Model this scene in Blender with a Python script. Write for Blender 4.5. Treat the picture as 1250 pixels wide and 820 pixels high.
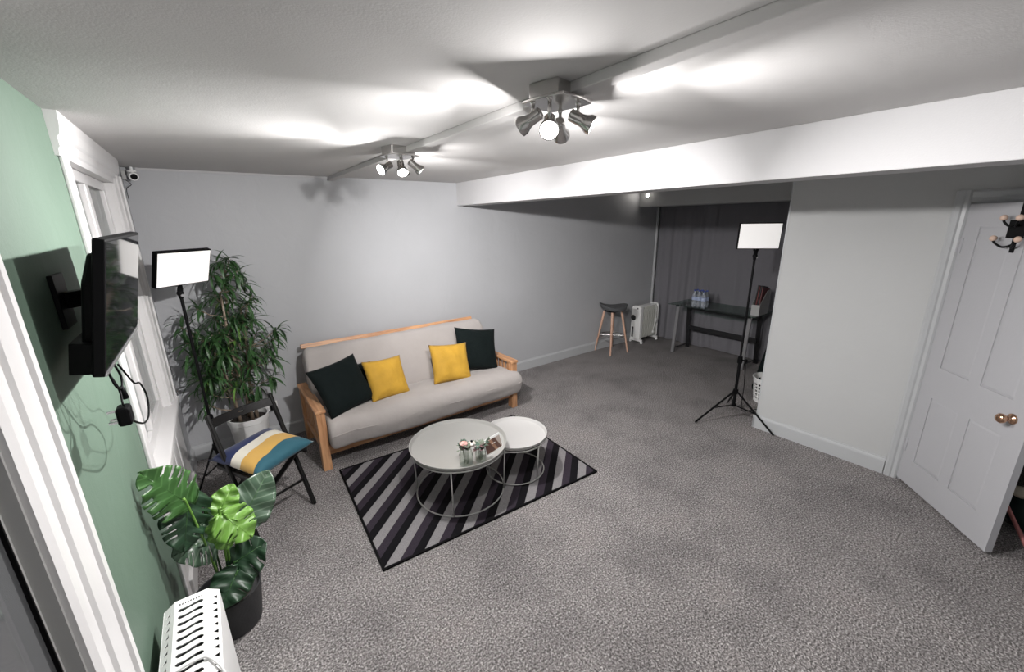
import bpy, bmesh, math, random
from mathutils import Vector, Matrix, noise, Euler

random.seed(7)
for o in list(bpy.data.objects): bpy.data.objects.remove(o, do_unlink=True)
scene = bpy.context.scene
COL = scene.collection
PI = math.pi

# ------------------------------------------------------------------ camera
CAM_H = 1.93
F_PX = 497.67
yaw, pitch, roll = math.radians(36.272), math.radians(15.612), math.radians(-0.883)
fw = Vector((math.sin(yaw)*math.cos(pitch), math.cos(yaw)*math.cos(pitch), -math.sin(pitch)))
rt = Vector((math.cos(yaw), -math.sin(yaw), 0)); up = rt.cross(fw)
r2 = rt*math.cos(roll)+up*math.sin(roll); u2 = -rt*math.sin(roll)+up*math.cos(roll)
cam_d = bpy.data.cameras.new('camera'); cam = bpy.data.objects.new('camera', cam_d); COL.objects.link(cam)
cam_d.sensor_fit = 'HORIZONTAL'; cam_d.sensor_width = 36.0; cam_d.lens = F_PX*36/1250
cam_d.clip_start = 0.02; cam_d.clip_end = 60
m = Matrix((r2, u2, -fw)).transposed().to_4x4(); m.translation = Vector((0, 0, CAM_H)); cam.matrix_world = m
scene.camera = cam

# ------------------------------------------------------------------ world (night outside) and exposure
w = bpy.data.worlds.new('night'); scene.world = w; w.use_nodes = True
w.node_tree.nodes['Background'].inputs[0].default_value = (0.5, 0.55, 0.65, 1)
w.node_tree.nodes['Background'].inputs[1].default_value = 0.02
vs = scene.view_settings
vs.view_transform = 'Standard'; vs.look = 'None'; vs.gamma = 1; vs.use_curve_mapping = False
vs.exposure = 0.0
BULB_W = 15.0         # watts of one spotlight bulb in its beam
SPILL_W = 4.6         # and spilling sideways round the beam

# ------------------------------------------------------------------ dimensions of the room
XL, XR, XC, YB, YF, ZC = -0.38, 3.96, 6.05, 4.11, -1.0, 2.343
YN = 1.478            # end of the right wall, where the alcove begins
BEAM_X0, BEAM_X1, BEAM_Z = 2.30, 2.51, 2.11

# ------------------------------------------------------------------ materials
MATS = {}
def mat(name, col, rough=0.6, metal=0.0, bump=0.0, bscale=40.0, var=0.0, vscale=3.0, emit=None, estr=1.0, coat=0.0, sheen=0.0, spec=None):
    if name in MATS: return MATS[name]
    M = bpy.data.materials.new(name); M.use_nodes = True; nt = M.node_tree; b = nt.nodes['Principled BSDF']
    b.inputs['Base Color'].default_value = (*col, 1); b.inputs['Roughness'].default_value = rough; b.inputs['Metallic'].default_value = metal
    if coat: b.inputs['Coat Weight'].default_value = coat
    if sheen: b.inputs['Sheen Weight'].default_value = sheen
    if spec is not None: b.inputs['Specular IOR Level'].default_value = spec
    if emit: b.inputs['Emission Color'].default_value = (*emit, 1); b.inputs['Emission Strength'].default_value = estr
    tc = None
    if bump or var:
        tc = nt.nodes.new('ShaderNodeTexCoord')
    if bump:
        n = nt.nodes.new('ShaderNodeTexNoise'); n.inputs['Scale'].default_value = bscale; n.inputs['Detail'].default_value = 4
        nt.links.new(tc.outputs['Object'], n.inputs['Vector'])
        bp = nt.nodes.new('ShaderNodeBump'); bp.inputs['Strength'].default_value = bump; bp.inputs['Distance'].default_value = 0.02
        nt.links.new(n.outputs['Fac'], bp.inputs['Height']); nt.links.new(bp.outputs['Normal'], b.inputs['Normal'])
    if var:
        n = nt.nodes.new('ShaderNodeTexNoise'); n.inputs['Scale'].default_value = vscale; n.inputs['Detail'].default_value = 3
        nt.links.new(tc.outputs['Object'], n.inputs['Vector'])
        r = nt.nodes.new('ShaderNodeValToRGB')
        r.color_ramp.elements[0].position = 0.3; r.color_ramp.elements[1].position = 0.7
        r.color_ramp.elements[0].color = (*[c*(1-var) for c in col], 1); r.color_ramp.elements[1].color = (*[min(1, c*(1+var)) for c in col], 1)
        nt.links.new(n.outputs['Fac'], r.inputs['Fac']); nt.links.new(r.outputs['Color'], b.inputs['Base Color'])
    MATS[name] = M
    return M

def ramp(nt, stops, interp='LINEAR'):
    r = nt.nodes.new('ShaderNodeValToRGB'); cr = r.color_ramp; cr.interpolation = interp
    while len(cr.elements) > 1: cr.elements.remove(cr.elements[-1])
    cr.elements[0].position = stops[0][0]; cr.elements[0].color = (*stops[0][1], 1)
    for p, c in stops[1:]:
        e = cr.elements.new(p); e.color = (*c, 1)
    return r

def math_node(nt, op, a, b=None, c=None):
    n = nt.nodes.new('ShaderNodeMath'); n.operation = op
    for i, v in enumerate((a, b, c)):
        if v is None: continue
        if isinstance(v, (int, float)): n.inputs[i].default_value = v
        else: nt.links.new(v, n.inputs[i])
    return n.outputs[0]

def carpet_mat():
    M = bpy.data.materials.new('carpet'); M.use_nodes = True; nt = M.node_tree; b = nt.nodes['Principled BSDF']
    tc = nt.nodes.new('ShaderNodeTexCoord')
    n1 = nt.nodes.new('ShaderNodeTexNoise'); n1.inputs['Scale'].default_value = 105; n1.inputs['Detail'].default_value = 3; n1.inputs['Roughness'].default_value = 0.65
    n2 = nt.nodes.new('ShaderNodeTexNoise'); n2.inputs['Scale'].default_value = 2.2; n2.inputs['Detail'].default_value = 5; n2.inputs['Roughness'].default_value = 0.6
    n3 = nt.nodes.new('ShaderNodeTexVoronoi'); n3.inputs['Scale'].default_value = 130
    for n in (n1, n2, n3): nt.links.new(tc.outputs['Object'], n.inputs['Vector'])
    r1 = ramp(nt, [(0.32, (0.065, 0.060, 0.059)), (0.44, (0.185, 0.172, 0.169)), (0.56, (0.36, 0.338, 0.333)), (0.68, (0.68, 0.65, 0.645))])
    nt.links.new(n1.outputs['Fac'], r1.inputs['Fac'])
    r2_ = ramp(nt, [(0.30, (0.72, 0.72, 0.73)), (0.55, (1, 1, 1)), (0.75, (1.06, 1.03, 1.02))])
    nt.links.new(n2.outputs['Fac'], r2_.inputs['Fac'])
    mx = nt.nodes.new('ShaderNodeMix'); mx.data_type = 'RGBA'; mx.blend_type = 'MULTIPLY'; mx.inputs[0].default_value = 1.0
    nt.links.new(r1.outputs['Color'], mx.inputs[6]); nt.links.new(r2_.outputs['Color'], mx.inputs[7])
    nt.links.new(mx.outputs[2], b.inputs['Base Color'])
    b.inputs['Roughness'].default_value = 0.95; b.inputs['Specular IOR Level'].default_value = 0.1
    bp = nt.nodes.new('ShaderNodeBump'); bp.inputs['Strength'].default_value = 0.7; bp.inputs['Distance'].default_value = 0.012
    s = math_node(nt, 'ADD', n1.outputs['Fac'], n3.outputs['Distance'])
    nt.links.new(s, bp.inputs['Height']); nt.links.new(bp.outputs['Normal'], b.inputs['Normal'])
    return M

def plaster_mat(name, col, rough=0.75, var=0.04, wob=0.25):
    """painted plaster: large uneven trowel relief plus fine roller stipple"""
    M = bpy.data.materials.new(name); M.use_nodes = True; nt = M.node_tree; b = nt.nodes['Principled BSDF']
    tc = nt.nodes.new('ShaderNodeTexCoord')
    a = nt.nodes.new('ShaderNodeTexNoise'); a.inputs['Scale'].default_value = 4.5; a.inputs['Detail'].default_value = 6; a.inputs['Distortion'].default_value = 1.2
    f = nt.nodes.new('ShaderNodeTexNoise'); f.inputs['Scale'].default_value = 160; f.inputs['Detail'].default_value = 2
    v = nt.nodes.new('ShaderNodeTexNoise'); v.inputs['Scale'].default_value = 1.6; v.inputs['Detail'].default_value = 4
    for n in (a, f, v): nt.links.new(tc.outputs['Object'], n.inputs['Vector'])
    r = ramp(nt, [(0.3, tuple(c*(1-var) for c in col)), (0.7, tuple(min(1, c*(1+var)) for c in col))])
    nt.links.new(v.outputs['Fac'], r.inputs['Fac']); nt.links.new(r.outputs['Color'], b.inputs['Base Color'])
    b.inputs['Roughness'].default_value = rough
    b1 = nt.nodes.new('ShaderNodeBump'); b1.inputs['Strength'].default_value = wob; b1.inputs['Distance'].default_value = 0.05
    b2 = nt.nodes.new('ShaderNodeBump'); b2.inputs['Strength'].default_value = 0.12; b2.inputs['Distance'].default_value = 0.004
    nt.links.new(a.outputs['Fac'], b1.inputs['Height']); nt.links.new(f.outputs['Fac'], b2.inputs['Height'])
    nt.links.new(b1.outputs['Normal'], b2.inputs['Normal']); nt.links.new(b2.outputs['Normal'], b.inputs['Normal'])
    return M

def wood_mat(name, dark, light, axis=0, scale=1.0):
    M = bpy.data.materials.new(name); M.use_nodes = True; nt = M.node_tree; b = nt.nodes['Principled BSDF']
    tc = nt.nodes.new('ShaderNodeTexCoord'); mp = nt.nodes.new('ShaderNodeMapping')
    sc = [26*scale]*3; sc[axis] = 2.2*scale; mp.inputs['Scale'].default_value = sc
    n = nt.nodes.new('ShaderNodeTexNoise'); n.inputs['Scale'].default_value = 1.6; n.inputs['Detail'].default_value = 6; n.inputs['Distortion'].default_value = 0.8
    nt.links.new(tc.outputs['Object'], mp.inputs['Vector']); nt.links.new(mp.outputs['Vector'], n.inputs['Vector'])
    r = ramp(nt, [(0.32, dark), (0.62, light)]); nt.links.new(n.outputs['Fac'], r.inputs['Fac']); nt.links.new(r.outputs['Color'], b.inputs['Base Color'])
    b.inputs['Roughness'].default_value = 0.45
    bp = nt.nodes.new('ShaderNodeBump'); bp.inputs['Strength'].default_value = 0.15; bp.inputs['Distance'].default_value = 0.003
    nt.links.new(n.outputs['Fac'], bp.inputs['Height']); nt.links.new(bp.outputs['Normal'], b.inputs['Normal'])
    return M

def glass_mat(name, tint=(0.9, 0.93, 0.92), ior=1.5, refl_rough=0.01):
    M = bpy.data.materials.new(name); M.use_nodes = True; nt = M.node_tree
    for n in list(nt.nodes):
        if n.type == 'BSDF_PRINCIPLED': nt.nodes.remove(n)
    out = nt.nodes['Material Output']
    t = nt.nodes.new('ShaderNodeBsdfTransparent'); t.inputs[0].default_value = (*tint, 1)
    g = nt.nodes.new('ShaderNodeBsdfGlossy'); g.inputs['Roughness'].default_value = refl_rough
    lw = nt.nodes.new('ShaderNodeLayerWeight'); lw.inputs[0].default_value = 0.5; f0 = ((ior-1)/(ior+1))**2
    sch = math_node(nt, 'MULTIPLY_ADD', math_node(nt, 'POWER', lw.outputs['Facing'], 5.0), 1-f0, f0)
    mx = nt.nodes.new('ShaderNodeMixShader')
    nt.links.new(sch, mx.inputs[0]); nt.links.new(t.outputs[0], mx.inputs[1]); nt.links.new(g.outputs[0], mx.inputs[2])
    nt.links.new(mx.outputs[0], out.inputs['Surface'])
    return M

CARPET = carpet_mat()
M_CEIL = plaster_mat('ceiling_paint', (0.55, 0.54, 0.535), 0.85, 0.02, 0.03)
M_GREY = plaster_mat('grey_wall_paint', (0.42, 0.425, 0.44), 0.5, 0.03, 0.09)
M_RIGHT = plaster_mat('pale_grey_wall_paint', (0.46, 0.465, 0.465), 0.6, 0.02, 0.06)
M_GREEN = plaster_mat('sage_green_paint', (0.100, 0.150, 0.113), 0.6, 0.07, 0.08)
M_BEAM = plaster_mat('white_beam_paint', (0.49, 0.485, 0.492), 0.7, 0.01, 0.03)
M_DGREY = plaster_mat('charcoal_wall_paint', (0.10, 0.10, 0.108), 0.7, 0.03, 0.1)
M_GLOSS = mat('white_gloss_paint', (0.64, 0.63, 0.628), 0.32, bump=0.05, bscale=30)
M_SKIRT = mat('pale_grey_gloss_paint', (0.44, 0.45, 0.46), 0.35)
M_DOOR = mat('grey_white_door_paint', (0.42, 0.42, 0.44), 0.42, bump=0.06, bscale=60)
M_WINGLASS = glass_mat('window_glass', (0.75, 0.78, 0.77), 1.5)
M_BLACKGLASS = mat('dark_glazing', (0.075, 0.077, 0.08), 0.06, spec=0.6)
M_NIGHT = mat('night_outside', (0.045, 0.047, 0.05), 0.8)
M_GREYFRAME = mat('grey_window_reveal', (0.40, 0.40, 0.39), 0.5)
M_BLACK = mat('black_plastic', (0.004, 0.004, 0.0045), 0.5, spec=0.08)
M_BLACKMET = mat('black_metal', (0.005, 0.005, 0.0055), 0.45, spec=0.12)
M_BLACKWOOD = mat('black_painted_wood', (0.009, 0.0085, 0.0085), 0.36, bump=0.05, bscale=80, spec=0.2)
M_SCREEN = mat('tv_screen', (0.006, 0.006, 0.007), 0.05, spec=0.8)
M_SILVER = mat('silver_plastic', (0.55, 0.55, 0.56), 0.25, 0.8)
M_CHROME = mat('brushed_nickel', (0.58, 0.565, 0.55), 0.22, 1.0)
M_WHITEMET = mat('white_powder_coat', (0.80, 0.80, 0.79), 0.4)
M_WHITEPL = mat('white_plastic', (0.78, 0.78, 0.77), 0.42)
M_COPPER = mat('antique_brass', (0.58, 0.36, 0.24), 0.22, 1.0)
M_BALL = mat('pale_wood_ball', (0.62, 0.45, 0.36), 0.5)
M_BULB = mat('lit_bulb_face', (1, 1, 1), 0.5, emit=(1.0, 0.95, 0.88), estr=60)
M_PANEL = mat('led_diffuser', (0.82, 0.81, 0.80), 0.5, emit=(1, 0.97, 0.94), estr=0.30)
M_PINE = {a: wood_mat('oiled_pine_%s' % 'xyz'[a], (0.36, 0.165, 0.075), (0.60, 0.33, 0.17), a) for a in range(3)}
M_BEECH = wood_mat('pink_beech', (0.46, 0.27, 0.19), (0.62, 0.40, 0.30), 2)
M_TRUNK = wood_mat('cane_bark', (0.15, 0.115, 0.085), (0.32, 0.25, 0.19), 2)
M_FUTON = mat('grey_beige_canvas', (0.37, 0.34, 0.325), 0.92, bump=0.35, bscale=9, var=0.04, vscale=5, sheen=0.2)
M_DKVEL = mat('black_green_velvet', (0.004, 0.0075, 0.0075), 0.85, bump=0.5, bscale=14, sheen=0.02, spec=0.15)
M_YVEL = mat('mustard_velvet', (0.47, 0.265, 0.024), 0.8, bump=0.6, bscale=13, var=0.12, vscale=8, sheen=0.05)
M_TRAY = mat('pale_grey_enamel', (0.36, 0.355, 0.34), 0.4)
M_TRAY2 = mat('off_white_enamel', (0.50, 0.49, 0.48), 0.4)
M_WIRE = mat('grey_wire_enamel', (0.34, 0.335, 0.325), 0.35)
M_CURT = mat('charcoal_curtain', (0.17, 0.166, 0.182), 0.9, bump=0.25, bscale=60)
M_SEAT = mat('charcoal_seat_fabric', (0.085, 0.088, 0.092), 0.8, bump=0.2, bscale=120)
M_FIN = mat('cream_enamel', (0.52, 0.52, 0.48), 0.45)
M_DARK = mat('dark_opening', (0.03, 0.03, 0.032), 0.8)
M_POTW = mat('white_glazed_pot', (0.70, 0.70, 0.69), 0.35)
M_POTB = mat('charcoal_ribbed_pot', (0.022, 0.022, 0.0235), 0.55, bump=0.1, bscale=90)
M_SOIL = mat('potting_soil', (0.02, 0.014, 0.010), 0.95, bump=1.0, bscale=60)
M_JAR = glass_mat('jar_glass', (0.95, 0.97, 0.955), 1.45, 0.02)
M_WATER = mat('bottle_plastic', (0.62, 0.66, 0.72), 0.15)  # milky base colour stands in for white highlights on clear plastic
M_WATER.node_tree.nodes['Principled BSDF'].inputs['Transmission Weight'].default_value = 0.7
M_DESKGLASS = glass_mat('green_desk_glass', (0.62, 0.74, 0.68), 1.52, 0.05)
M_FILE = mat('pale_grey_card', (0.42, 0.42, 0.41), 0.6)

# ------------------------------------------------------------------ mesh builder
class MB:
    def __init__(s): s.v = []; s.f = []
    def raw(s, vs_, fs_):
        k = len(s.v); s.v += [tuple(p) for p in vs_]; s.f += [tuple(i+k for i in f) for f in fs_]; return s
    def box(s, x0, x1, y0, y1, z0, z1, M=None):
        P = [Vector((x, y, z)) for z in (z0, z1) for x, y in ((x0, y0), (x1, y0), (x1, y1), (x0, y1))]
        if M is not None: P = [M @ p for p in P]
        return s.raw(P, [(0, 3, 2, 1), (4, 5, 6, 7), (0, 1, 5, 4), (1, 2, 6, 5), (2, 3, 7, 6), (3, 0, 4, 7)])
    def bar(s, p0, p1, w, h, upv=(0, 0, 1), w2=None, h2=None):
        p0 = Vector(p0); p1 = Vector(p1); d = (p1-p0).normalized(); a = d.cross(Vector(upv))
        if a.length < 1e-4: a = d.cross(Vector((0, 1, 0)))
        a.normalize(); b = a.cross(d)
        w2 = w if w2 is None else w2; h2 = h if h2 is None else h2
        P = [p0+a*sx*w/2+b*sy*h/2 for sx, sy in ((-1, -1), (1, -1), (1, 1), (-1, 1))]+[p1+a*sx*w2/2+b*sy*h2/2 for sx, sy in ((-1, -1), (1, -1), (1, 1), (-1, 1))]
        return s.raw(P, [(3, 2, 1, 0), (4, 5, 6, 7), (0, 1, 5, 4), (1, 2, 6, 5), (2, 3, 7, 6), (3, 0, 4, 7)])
    def tube(s, pts, r, n=10, closed=False, caps=True):
        pts = [Vector(p) for p in pts]; N = len(pts); rs = r if isinstance(r, (list, tuple)) else [r]*N
        k = len(s.v); prev = None
        for i, p in enumerate(pts):
            if closed: d = pts[(i+1) % N]-pts[i-1]
            else: d = pts[min(i+1, N-1)]-pts[max(i-1, 0)]
            d.normalize()
            if prev is None:
                a = d.cross(Vector((0, 0, 1)))
                if a.length < 1e-3: a = d.cross(Vector((0, 1, 0)))
            else: a = prev-d*prev.dot(d)
            a.normalize(); prev = a; b = d.cross(a)
            for j in range(n):
                t = 2*PI*j/n; s.v.append(tuple(p+(a*math.cos(t)+b*math.sin(t))*rs[i]))
        for i in range(N if closed else N-1):
            i2 = (i+1) % N
            for j in range(n):
                j2 = (j+1) % n; s.f.append((k+i*n+j, k+i*n+j2, k+i2*n+j2, k+i2*n+j))
        if caps and not closed:
            s.f.append(tuple(k+j for j in reversed(range(n)))); s.f.append(tuple(k+(N-1)*n+j for j in range(n)))
        return s
    def lathe(s, prof, n=32, M=None, close=True):
        k = len(s.v)
        for r, z in prof:
            for j in range(n):
                t = 2*PI*j/n; p = Vector((r*math.cos(t), r*math.sin(t), z)); s.v.append(tuple(M @ p if M is not None else p))
        for i in range(len(prof)-1):
            for j in range(n):
                j2 = (j+1) % n; s.f.append((k+i*n+j, k+i*n+j2, k+(i+1)*n+j2, k+(i+1)*n+j))
        if close:
            if prof[0][0] > 1e-5: s.f.append(tuple(k+j for j in reversed(range(n))))
            if prof[-1][0] > 1e-5: s.f.append(tuple(k+(len(prof)-1)*n+j for j in range(n)))
        return s
    def prism(s, out, z0, z1, M=None):
        n = len(out); P = [Vector((x, y, z0)) for x, y in out]+[Vector((x, y, z1)) for x, y in out]
        if M is not None: P = [M @ p for p in P]
        return s.raw(P, [tuple(reversed(range(n))), tuple(range(n, 2*n))]+[(i, (i+1) % n, n+(i+1) % n, n+i) for i in range(n)])
    def ball(s, c, r, n=12, sc=(1, 1, 1)):
        k = len(s.v); c = Vector(c); m_ = n//2
        for i in range(m_+1):
            a = PI*i/m_
            for j in range(n):
                t = 2*PI*j/n; s.v.append(tuple(c+Vector((r*sc[0]*math.sin(a)*math.cos(t), r*sc[1]*math.sin(a)*math.sin(t), r*sc[2]*math.cos(a)))))
        for i in range(m_):
            for j in range(n):
                j2 = (j+1) % n; s.f.append((k+i*n+j, k+(i+1)*n+j, k+(i+1)*n+j2, k+i*n+j2))
        return s
    def build(s, name, material, parent=None, smooth=False, bevel=0.0, seg=2, loc=None, rot=None):
        me = bpy.data.meshes.new(name); me.from_pydata(s.v, [], s.f)
        bm = bmesh.new(); bm.from_mesh(me); bmesh.ops.remove_doubles(bm, verts=bm.verts, dist=1e-6); bmesh.ops.recalc_face_normals(bm, faces=bm.faces); bm.to_mesh(me); bm.free()
        o = bpy.data.objects.new(name, me); COL.objects.link(o)
        if material: me.materials.append(material)
        if smooth:
            me.polygons.foreach_set('use_smooth', [True]*len(me.polygons))
            if smooth == 'auto': me.set_sharp_from_angle(angle=math.radians(35))
        if bevel:
            bv = o.modifiers.new('bevel', 'BEVEL'); bv.width = bevel; bv.segments = seg; bv.limit_method = 'ANGLE'; bv.angle_limit = math.radians(40)
        if parent is not None: o.parent = parent
        if loc is not None: o.location = loc
        if rot is not None: o.rotation_euler = rot
        return o

def tag(o, label=None, cat=None, group=None, kind=None):
    if label: o['label'] = label
    if cat: o['category'] = cat
    if group: o['group'] = group
    if kind: o['kind'] = kind
    return o
def thing(name, label, cat, loc=(0, 0, 0), rz=0.0, group=None, kind=None):
    e = bpy.data.objects.new(name, None); COL.objects.link(e); e.location = loc; e.rotation_euler = (0, 0, rz); e.empty_display_size = 0.1
    return tag(e, label, cat, group, kind)
def basis(x, y, z, c=(0, 0, 0)):
    M = Matrix((Vector(x), Vector(y), Vector(z))).transposed().to_4x4(); M.translation = Vector(c); return M
def aim(d, c=(0, 0, 0)):
    """matrix whose local +Z points along d"""
    M = Vector(d).to_track_quat('Z', 'Y').to_matrix().to_4x4(); M.translation = Vector(c); return M
def circle(c, r, n=48, z=None):
    return [(c[0]+r*math.cos(2*PI*i/n), c[1]+r*math.sin(2*PI*i/n), c[2]) for i in range(n)]
def spline(pts, n=8):
    P = [Vector(p) for p in pts]; out = []
    for i in range(len(P)-1):
        p0 = P[max(i-1, 0)]; p1 = P[i]; p2 = P[i+1]; p3 = P[min(i+2, len(P)-1)]
        for k in range(n):
            t = k/n; out.append(0.5*((2*p1)+(p2-p0)*t+(2*p0-5*p1+4*p2-p3)*t*t+(3*p1-p0-3*p2+p3)*t**3))
    out.append(P[-1]); return out

# ================================================================== THE SETTING
tag(MB().box(XL-0.3, 6.3, YF-0.2, YB+0.2, -0.08, 0).build('floor', CARPET), 'speckled grey twist pile carpet covering the whole floor', 'floor', kind='structure')
tag(MB().box(XL-0.3, 6.3, YF-0.2, YB+0.2, ZC, ZC+0.1).build('ceiling', M_CEIL), 'plain off-white plastered ceiling over the whole room', 'ceiling', kind='structure')
tag(MB().box(XL-0.2, 6.3, YB, YB+0.12, 0, ZC).build('wall_back', M_GREY), 'grey painted plaster wall behind the futon sofa', 'wall', kind='structure')
tag(MB().box(XL-0.2, XR+0.2, YF-0.12, YF, 0, ZC).build('wall_front', M_GREY), 'grey painted wall opposite the sofa wall', 'wall', kind='structure')

# left wall, green, with the openings of the two windows
W1 = (0.10, 1.14, 0.10, 2.12)       # window 1: y0, y1, z0, z1
W2 = (2.42, 3.50, 0.74, 2.20)       # window 2
b = MB()
xo = XL-0.14
b.box(xo, XL, YF, W1[0], 0, ZC).box(xo, XL, W1[0], W1[1], 0, W1[2]).box(xo, XL, W1[0], W1[1], W1[3], ZC)
b.box(xo, XL, W1[1], W2[0], 0, ZC).box(xo, XL, W2[0], W2[1], 0, W2[2]).box(xo, XL, W2[0], W2[1], W2[3], ZC)
b.box(xo, XL, W2[1], 3.62, 0, ZC)
wl = tag(b.build('wall_left', M_GREEN), 'sage green painted wall carrying the television', 'wall', kind='structure')
tag(MB().box(xo, XL, 3.62, YB, 0, ZC).build('grey_section', M_GREY, wl), 'grey painted end of the green wall')

# window 1 (near, only its edge is in view)
w1 = thing('window_1', 'dark glazed opening with white moulded frame beside green wall', 'window', (XL, 0.6, 0), kind='structure')
def world_child(mb, name, m_, root, **k):
    mb.v = [tuple(Vector(p)-root.location) for p in mb.v]
    return mb.build(name, m_, root, **k)
def moulding(y0, y1, x):      # stepped architrave section (y, x) from the opening outwards
    d = y1-y0
    return [(y0, x), (y0, x+0.012), (y0+d*0.10, x+0.020), (y0+d*0.40, x+0.016), (y0+d*0.45, x+0.024), (y0+d*0.80, x+0.028), (y0+d*0.84, x+0.036), (y1-0.004, x+0.036), (y1, x+0.030), (y1, x)]
def jamb(y0, y1, z0, z1, flip=False):
    pr = moulding(y0, y1, XL)
    if flip: pr = [(y0+y1-y, x) for y, x in pr]
    return MB().prism([(x, y) for y, x in pr], z0, z1)
world_child(jamb(1.14, 1.335, 0, 2.30), 'architrave', M_GLOSS, w1)
world_child(jamb(-0.09, 0.10, 0, 2.30, True), 'architrave', M_GLOSS, w1)
world_child(MB().box(XL, XL+0.03, 0.10, 1.14, 2.12, 2.30), 'architrave_head', M_GLOSS, w1, bevel=0.006)
world_child(MB().box(XL, XL+0.04, 0.10, 1.14, 0.0, 0.10), 'sill', M_GLOSS, w1, bevel=0.006)
fr = MB()
fr.box(XL-0.05, XL-0.026, 1.120, 1.135, 0.10, 2.12).box(XL-0.05, XL-0.026, 0.105, 0.120, 0.10, 2.12).box(XL-0.05, XL-0.026, 0.120, 1.120, 2.105, 2.12).box(XL-0.05, XL-0.026, 0.120, 1.120, 0.10, 0.115)
world_child(fr, 'window_frame', M_GREYFRAME, w1, bevel=0.003)
world_child(MB().box(XL-0.038, XL-0.032, 0.120, 1.120, 0.115, 2.105), 'pane', M_BLACKGLASS, w1)
world_child(MB().box(XL-0.033, XL-0.025, 1.116, 1.1215, 0.115, 2.105), 'gasket', M_BLACK, w1)
world_child(MB().box(XL-0.14, XL+0.001, 1.132, 1.141, 0.10, 2.12).box(XL-0.14, XL+0.001, 0.099, 0.108, 0.10, 2.12), 'reveal_lining', M_GREYFRAME, w1)

# window 2 (far, beside the corner)
w2 = thing('window_2', 'tall white framed window with heavy moulded cornice near the corner', 'window', (XL, 2.96, 0), kind='structure')
world_child(jamb(3.50, 3.68, 0.74, 2.24), 'architrave', M_GLOSS, w2)
world_child(MB().box(XL, XL+0.014, 2.33, 2.42, 0.0, 2.24), 'architrave', M_GLOSS, w2, bevel=0.004)
corn = [(XL, 2.19), (XL+0.012, 2.19), (XL+0.014, 2.215), (XL+0.020, 2.222), (XL+0.020, 2.255), (XL+0.028, 2.265), (XL+0.034, 2.30), (XL+0.036, ZC), (XL, ZC)]
Mx = basis((1, 0, 0), (0, 0, 1), (0, -1, 0))
world_child(MB().prism(corn, -3.70, -2.285, Mx), 'cornice', M_GLOSS, w2)
GX = XL-0.055
fr = MB()
fr.box(GX-0.02, GX+0.022, 2.42, 2.48, 0.74, 2.20).box(GX-0.02, GX+0.022, 3.44, 3.50, 0.74, 2.20).box(GX-0.02, GX+0.022, 2.48, 3.44, 2.14, 2.20).box(GX-0.02, GX+0.022, 2.48, 3.44, 0.74, 0.82)
world_child(fr, 'window_frame', M_GLOSS, w2, bevel=0.004)
world_child(MB().box(GX-0.02, GX+0.026, 2.90, 2.965, 0.82, 2.14), 'mullion', M_GLOSS, w2, bevel=0.006)
world_child(MB().box(GX-0.02, GX+0.012, 3.00, 3.08, 0.82, 2.14), 'sash_stile', M_GLOSS, w2, bevel=0.006)
world_child(MB().box(GX-0.02, GX+0.012, 2.50, 2.55, 0.82, 2.14), 'sash_stile', M_GLOSS, w2, bevel=0.006)
world_child(MB().box(GX-0.004, GX+0.002, 2.48, 2.90, 0.82, 2.14), 'pane', M_WINGLASS, w2)
world_child(MB().box(GX-0.004, GX+0.002, 3.08, 3.44, 0.82, 2.14), 'pane', M_WINGLASS, w2)
world_child(MB().box(XL-0.14, XL+0.0, 3.492, 3.501, 0.74, 2.20).box(XL-0.14, XL+0.0, 2.419, 2.428, 0.74, 2.20).box(XL-0.14, XL, 2.428, 3.492, 2.192, 2.201), 'reveal_lining', M_GLOSS, w2)
world_child(MB().box(XL-0.055, XL+0.045, 2.33, 3.68, 0.70, 0.745), 'sill', M_GLOSS, w2, bevel=0.008)
ap = MB().box(XL, XL+0.014, 2.42, 3.66, 0.0, 0.70)
world_child(ap, 'apron_panel', M_GLOSS, w2, bevel=0.003)
for y in (2.62, 2.86, 3.10, 3.34):
    world_child(MB().box(XL+0.014, XL+0.021, y-0.10, y+0.10, 0.16, 0.62), 'apron_board', M_GLOSS, w2, bevel=0.005)
world_child(MB().box(XL, XL+0.03, 2.42, 3.66, 0.0, 0.13), 'apron_skirting', M_GLOSS, w2, bevel=0.006)
tag(MB().box(xo-0.05, xo-0.02, 0, 3.6, 0, ZC).build('night_backing', M_NIGHT), 'added dark backing standing in for night behind the window panes', 'wall', kind='structure')  # added dark sheet, the darkness of night put into its colour

# right wall with doorway, alcove walls, store cupboard behind the door
DY0, DY1, DZ = -0.345, 0.45, 2.005
b = MB()
b.box(XR, XR+0.12, DY1, YN, 0, ZC).box(XR, XR+0.12, YF, DY0, 0, ZC).box(XR, XR+0.12, DY0, DY1, DZ, ZC)
tag(b.build('wall_right', M_RIGHT), 'pale grey painted wall with the doorway', 'wall', kind='structure')
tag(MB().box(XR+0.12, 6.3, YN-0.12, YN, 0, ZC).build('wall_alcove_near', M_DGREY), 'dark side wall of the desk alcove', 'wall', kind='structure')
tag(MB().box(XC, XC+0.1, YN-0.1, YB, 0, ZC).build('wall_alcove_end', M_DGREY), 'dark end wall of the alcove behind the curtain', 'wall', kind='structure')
tag(MB().box(4.9, 5.0, YF, YN-0.12, 0, ZC).box(XR+0.12, 4.9, YF-0.1, YF, 0, ZC).build('wall_cupboard', M_DGREY), 'dark inside wall of the store cupboard', 'wall', kind='structure')

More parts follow.
